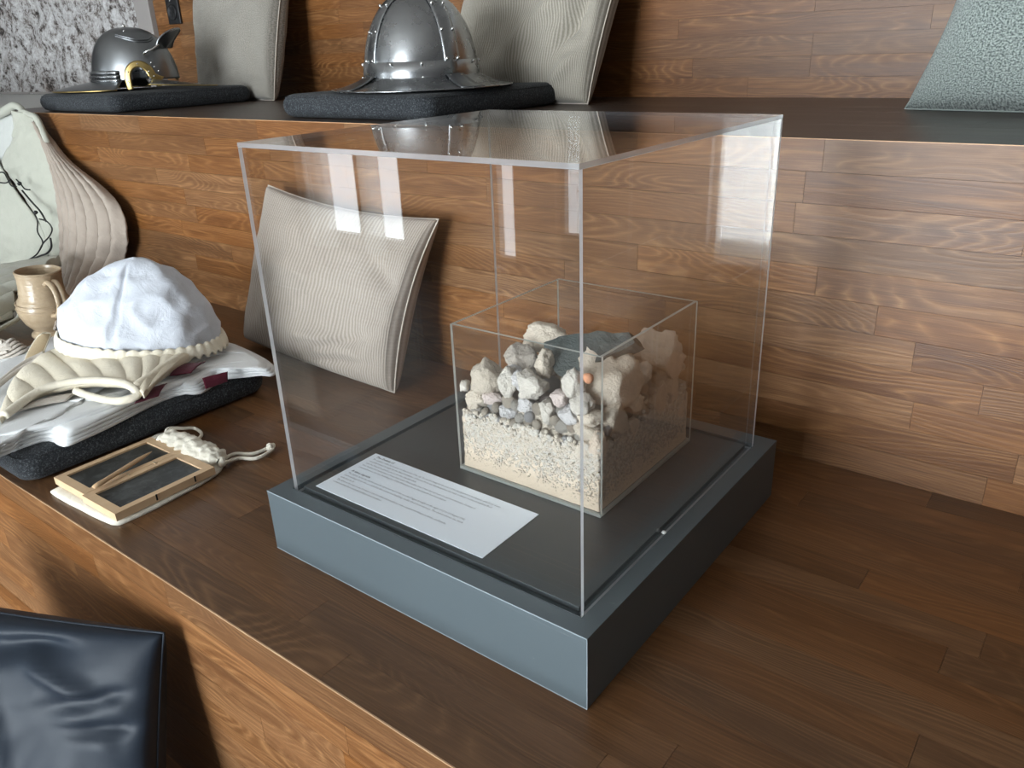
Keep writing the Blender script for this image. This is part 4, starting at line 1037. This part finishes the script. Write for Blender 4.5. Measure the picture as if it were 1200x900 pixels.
# ------------------------------------------------------------ quilted jacket (gambeson) against the riser
gb = empty('quilted_jacket', (-2.05, .50, .05), 0, 'cream quilted padded jacket with black lacing slumped against the riser', 'jacket')
def ridges(n, amp, dirv=0, tw=0.0):
    def fn(u, v_, p):
        s = abs(math.sin(((u if dirv == 0 else v_) + tw * (v_ if dirv == 0 else u)) * PI * n)) ** .55
        e_ = min(1, 10 * min(u + .02, 1.02 - u)); return amp * s * e_ + amp * .12 * nz(p, 60, 3) + amp * .18 * nz((p.x * .5, p.y, p.z * 2.2), 34, 7)
    return fn
L1 = [(-2.3273, 0.6000, 0.4565), (-2.2620, 0.5850, 0.3767), (-2.2165, 0.5650, 0.2826), (-2.2025, 0.5450, 0.1808), (-2.2184, 0.5300, 0.0832), (-2.1453, 0.4734, 0.0140), (-1.8678, 0.3519, 0.0140), (-1.6351, 0.2579, 0.0140)]
R1 = [(-2.3272, 0.6120, 0.4455), (-2.2045, 0.6120, 0.3514), (-2.0215, 0.6060, 0.2849), (-1.9297, 0.6000, 0.2303), (-1.9283, 0.5950, 0.1486), (-1.9840, 0.5900, 0.0779), (-1.9430, 0.4897, 0.0140), (-1.6284, 0.2835, 0.0140)]
o = rows_surface('quilted_side', L1, R1, M['gamb_q'], gb, 110, 90, lambda u, v_: .035 * math.sin(u * PI) * math.sin(min(1, v_ * 1.2) * PI * .5), ridges(7, .016), .010); rel(o, gb)
L2 = [(-2.4424, 0.5850, 0.4950), (-2.4421, 0.5750, 0.4210), (-2.5606, 0.5650, 0.3451), (-2.5062, 0.5550, 0.3043), (-2.3980, 0.5450, 0.2262), (-2.2862, 0.5300, 0.1416), (-2.2655, 0.5200, 0.0798), (-2.2016, 0.4944, 0.0140)]
R2 = [(-2.3323, 0.6000, 0.4856), (-2.2899, 0.5900, 0.4242), (-2.2494, 0.5800, 0.3408), (-2.2243, 0.5700, 0.2688), (-2.2087, 0.5500, 0.1793), (-2.2187, 0.5350, 0.0821), (-2.1917, 0.5000, 0.0140), (-2.0389, 0.4339, 0.0140)]
o = rows_surface('right_front', L2, R2, M['gamb'], gb, 30, 60, lambda u, v_: .016 * math.sin(u * PI), lambda u, v_, p: .003 * nz(p, 30, 2) + .0012 * math.sin(v_ * 90 + u * 20), .007); rel(o, gb)
L3 = [(-2.9610, 0.5600, 0.3781), (-3.0156, 0.5500, 0.2752), (-3.0612, 0.5400, 0.1836), (-3.1073, 0.5250, 0.0735), (-2.9400, 0.4501, 0.0140), (-2.6284, 0.3419, 0.0140)]
R3 = [(-2.5747, 0.5650, 0.3338), (-2.4798, 0.5530, 0.2613), (-2.3518, 0.5400, 0.1861), (-2.2675, 0.5270, 0.1231), (-2.2806, 0.5150, 0.0737), (-2.4390, 0.4961, 0.0140)]
def q3_(u, v_, p):
    m_ = max(0, 1 - u * 1.3) * (1 if v_ > .25 else 0); return .008 * abs(math.sin((v_ * 1.2 - u * .8) * PI * 6)) ** .6 * min(1, m_ * 3) + .002 * nz(p, 30, 5)
o = rows_surface('left_front', L3, R3, M['gamb'], gb, 40, 50, lambda u, v_: .022 * math.sin(u * PI * .8 + .3), q3_, .007); rel(o, gb)
tb('collar_roll', [(-2.6342, 0.6000, 0.4705), (-2.4888, 0.5950, 0.4986), (-2.4336, 0.5950, 0.5092), (-2.3832, 0.5900, 0.4954), (-2.3940, 0.5800, 0.4592), (-2.4360, 0.5750, 0.4212)], lambda s: .012 + .002 * math.sin(s * 9), M['gamb'], gb, seg=12, n=6)
tb('shoulder_seam', [(-2.3799, 0.5880, 0.4932), (-2.3428, 0.5900, 0.4863), (-2.3065, 0.5950, 0.4719), (-2.2629, 0.5880, 0.4057)], .009, M['gamb'], gb, seg=10)
def lin(u, v_):
    a = V((-2.7708, 0.6150, 0.4937)).lerp(V((-2.4809, 0.6150, 0.4921)), u); b = V((-2.8841, 0.5900, 0.2482)).lerp(V((-2.5059, 0.5900, 0.3787)), u); return a.lerp(b, v_) - V(gb.location)
grid('lining', lin, 10, 10, M['gamb_in'], gb, thick=.005)
# skirt spread on the step towards the viewer, quilted in channels
L4 = [(-2.2555, 0.1667, 0.0750), (-2.0124, 0.1053, 0.0700), (-1.8383, 0.0535, 0.0600), (-1.7432, 0.0389, 0.0300)]
R4 = [(-2.0772, 0.4626, 0.0950), (-1.9438, 0.3534, 0.0850), (-1.8682, 0.2569, 0.0700), (-1.8216, 0.2038, 0.0340)]
o = rows_surface('skirt', L4, R4, M['gamb'], gb, 60, 70, lambda u, v_: .020 * math.sin(v_ * PI), lambda u, v_, p: .010 * abs(math.sin((v_ + .12 * u) * PI * 5)) ** .6 + .002 * nz(p, 40, 1), .030); rel(o, gb)
tb('skirt_piping', [(-1.7478, 0.0232, 0.0300), (-1.7373, 0.1110, 0.0400), (-1.7702, 0.1819, 0.0450), (-1.7885, 0.2143, 0.0500), (-1.8341, 0.2416, 0.0660)], .006, M['gamb'], gb, seg=8)
tb('edge_seam', [L1[i] + (V((0, -.004, 0))) if hasattr(L1[i], 'x') else V(L1[i]) + V((.002, -.006, 0)) for i in range(len(L1))], .0035, M['gamb'], gb, seg=8)
# tail of cloth poking out behind the coif
tb('cloth_tail', [(-1.5944, 0.3049, 0.1000), (-1.5858, 0.3410, 0.1300), (-1.5743, 0.3693, 0.1500), (-1.5838, 0.4025, 0.1600)], .008, M['ecru'], gb, seg=8, flat=.5)
# black laces
LACES = [[(-2.4971, 0.5280, 0.3112), (-2.4349, 0.5270, 0.3176), (-2.4147, 0.5260, 0.2983), (-2.4018, 0.5260, 0.2811), ((-2.3663, 0.5260, 0.2809))], [(-2.5633, 0.5280, 0.2888), (-2.4998, 0.5270, 0.2850), (-2.4344, 0.5260, 0.2867), (-2.3960, 0.5260, 0.2995)],
 [(-2.3529, 0.5260, 0.3022), (-2.3308, 0.5260, 0.2909), (-2.3080, 0.5250, 0.2774), (-2.2739, 0.5250, 0.2773)],
 [(-2.3421, 0.5300, 0.2692), (-2.2894, 0.5270, 0.2404), (-2.2304, 0.5200, 0.2185), (-2.1886, 0.5120, 0.1934)], [(-2.2371, 0.5050, 0.2155), (-2.2244, 0.5030, 0.1917), (-2.2359, 0.5000, 0.1605), (-2.2120, 0.4970, 0.1327), (-2.2470, 0.4950, 0.1032)],
 [(-2.2130, 0.5050, 0.1999), (-2.1608, 0.5030, 0.1976), (-2.1315, 0.5000, 0.1810), (-2.1571, 0.4980, 0.1563), (-2.2127, 0.4960, 0.1277), (-2.2693, 0.4940, 0.0903), (-2.3531, 0.4920, 0.0591)], [(-2.1593, 0.5000, 0.1506), (-2.1630, 0.4970, 0.1228), (-2.1956, 0.4940, 0.1017), (-2.2457, 0.4930, 0.0881), (-2.3063, 0.4900, 0.0707)],
 [(-2.5944, 0.4850, 0.0278), (-2.5386, 0.4840, 0.0293), (-2.4976, 0.4840, 0.0430), (-2.5167, 0.4840, 0.0236), (-2.5733, 0.4840, 0.0163)], [(-2.3076, 0.4900, 0.0491), (-2.1731, 0.4950, 0.0678)]]
for i, l in enumerate(LACES): tb('lace', [V(q) + V((.0, -.016, .004)) for q in l], .0022 if i not in (3, 6) else .0030, M['lace'], gb, seg=6)
for q in ((-2.3378, 0.5240, 0.2907), (-2.2262, 0.5030, 0.2168), (-2.5106, 0.4840, 0.0329)):
    v, f = rock_vf(11, 2, 4, .05); o = obj('lace_knot', [p * .007 for p in v], f, M['lace'], gb, True, V(q) - V(gb.location) + V((0, -.014, .004)))

# ------------------------------------------------------------ wax tablet, stylus and drawstring bag
bag = empty('drawstring_bag', (-.835, -.02, 0.0006), 0, 'cream calico drawstring bag lying under the wooden writing tablet', 'bag')
BO = [(-0.9191, -0.1128, 0.0040), (-0.9258, -0.0953, 0.0040), (-0.9380, -0.0200, 0.0040), (-0.9704, 0.0981, 0.0040), (-0.9177, 0.1163, 0.0040), (-0.7931, 0.1075, 0.0040), (-0.7619, 0.0930, 0.0040), (-0.7433, 0.0585, 0.0040), (-0.7357, -0.0172, 0.0040), (-0.7353, -0.0852, 0.0040), (-0.7455, -0.1030, 0.0040), (-0.7719, -0.1072, 0.0040), (-0.8602, -0.1127, 0.0040)]
rel(sheet('bag_cloth', BO, lambda x, y: .0085 + .0015 * nz((x, y, 0), 25, 2), M['bag'], bag, .0065, 0, 3, 4, .0012), bag)
# gathered neck: crumpled roll from (195,508) to (262,545)
n0 = V((-0.9164, 0.0843, 0.0180)); n1 = V((-0.7608, 0.0883, 0.0160)); ax = (n1 - n0).normalized(); sd_ = ax.cross(V((0, 0, 1)))
def neck(u, v_):
    a = u * 2 * PI; r_ = lerp(.015, .023, math.sin(v_ * PI * .8 + .3)) * (1 + .07 * math.sin(v_ * 46 + 2 * math.sin(a * 2)) + .34 * nz((math.cos(a) * 2, math.sin(a) * 2, v_ * 9), 1.5, 3))
    if v_ < .02 or v_ > .98: r_ *= .35
    p = n0.lerp(n1, v_) + sd_ * math.cos(a) * r_ + V((0, 0, 1)) * math.sin(a) * r_ * .72; p.z = max(p.z, .003); return p - V(bag.location)
grid('gathered_neck', neck, 36, 60, M['bag'], bag)
tb('drawstring', [(-0.7648, 0.0970, 0.0140), (-0.7757, 0.1245, 0.0080), (-0.7546, 0.1428, 0.0060), (-0.7492, 0.1646, 0.0060), (-0.7473, 0.1814, 0.0090), (-0.7366, 0.1692, 0.0060), (-0.7355, 0.1375, 0.0060), (-0.7599, 0.1214, 0.0060), (-0.7590, 0.0922, 0.0100)], .0032, M['cordage'], bag, seg=8)
tb('drawstring', [(-0.9291, 0.0918, 0.0180), (-0.9347, 0.1025, 0.0220), (-0.9290, 0.1255, 0.0140), (-0.9241, 0.1432, 0.0080), (-0.8985, 0.1402, 0.0060), (-0.8853, 0.1249, 0.0060), (-0.8929, 0.1106, 0.0100)], .0030, M['cordage'], bag, seg=8)
for q, r_ in (((-0.7444, 0.1721, 0.0090), .0075), ((-0.9179, 0.0810, 0.0140), .006), ((-0.7612, 0.0911, 0.0130), .009)):
    v, f = rock_vf(23, 2, 3, .15); obj('knot', [p * r_ for p in v], f, M['cordage'], bag, True, V(q) - V(bag.location))
TZ = .0168
tb_ = empty('writing_tablet', (-.835, -.018, TZ - .008), math.radians(1), 'two-leaf wooden writing tablet with black wax faces, on the calico bag', 'writing tablet')
def leaf(x0, x1, y0, y1):
    fr = .0115; h_ = .0125
    lf = empty('leaf', (0, 0, 0)); lf.parent = tb_
    o = boxes('leaf_frame', [((x0, y0, .0), (x1, y0 + fr * 1.25, h_)), ((x0, y1 - fr * 1.25, .0), (x1, y1, h_)), ((x0, y0 + fr * 1.25, 0), (x0 + fr, y1 - fr * 1.25, h_)), ((x1 - fr, y0 + fr * 1.25, 0), (x1, y1 - fr * 1.25, h_))], M['beech'], lf)
    box('wax_panel', (x0 + fr, y0 + fr * 1.25, .001), (x1 - fr, y1 - fr * 1.25, h_ - .0030), M['wax'], lf)
leaf(-.0955, -.0005, -.079, .086); leaf(.0005, .0955, -.083, .082)
for y_ in (-.02, .045): box('hinge_notch', (.0950, y_, .003), (.0960, y_ + .0025, .0128), M['hole'], tb_)
for y_ in (-.01, .035): box('hinge_pin', (-.004, y_, .0122), (.004, y_ + .003, .0134), M['leather'], tb_)
st = empty('stylus', tuple((-0.8368, -0.0325, 0.0300)), 0, 'pointed wooden stylus resting on the left leaf of the writing tablet', 'stylus')
a = V((-0.8261, -0.0840, 0.0295)); b = V((-0.8648, 0.0317, 0.0280)); d_ = (b - a).normalized(); 
pts = [a, a + d_ * .010, a + d_ * .022, b - d_ * .03, b - d_ * .012, b]; rad = [.0040, .0052, .0046, .0046, .0030, .0006]
def rf(s): x_ = s * (len(rad) - 1); i = min(int(x_), len(rad) - 2); return lerp(rad[i], rad[i+1], x_ - i)
tb('shaft', pts, rf, M['stylus'], st, curve=False, seg=8, flat=.7)
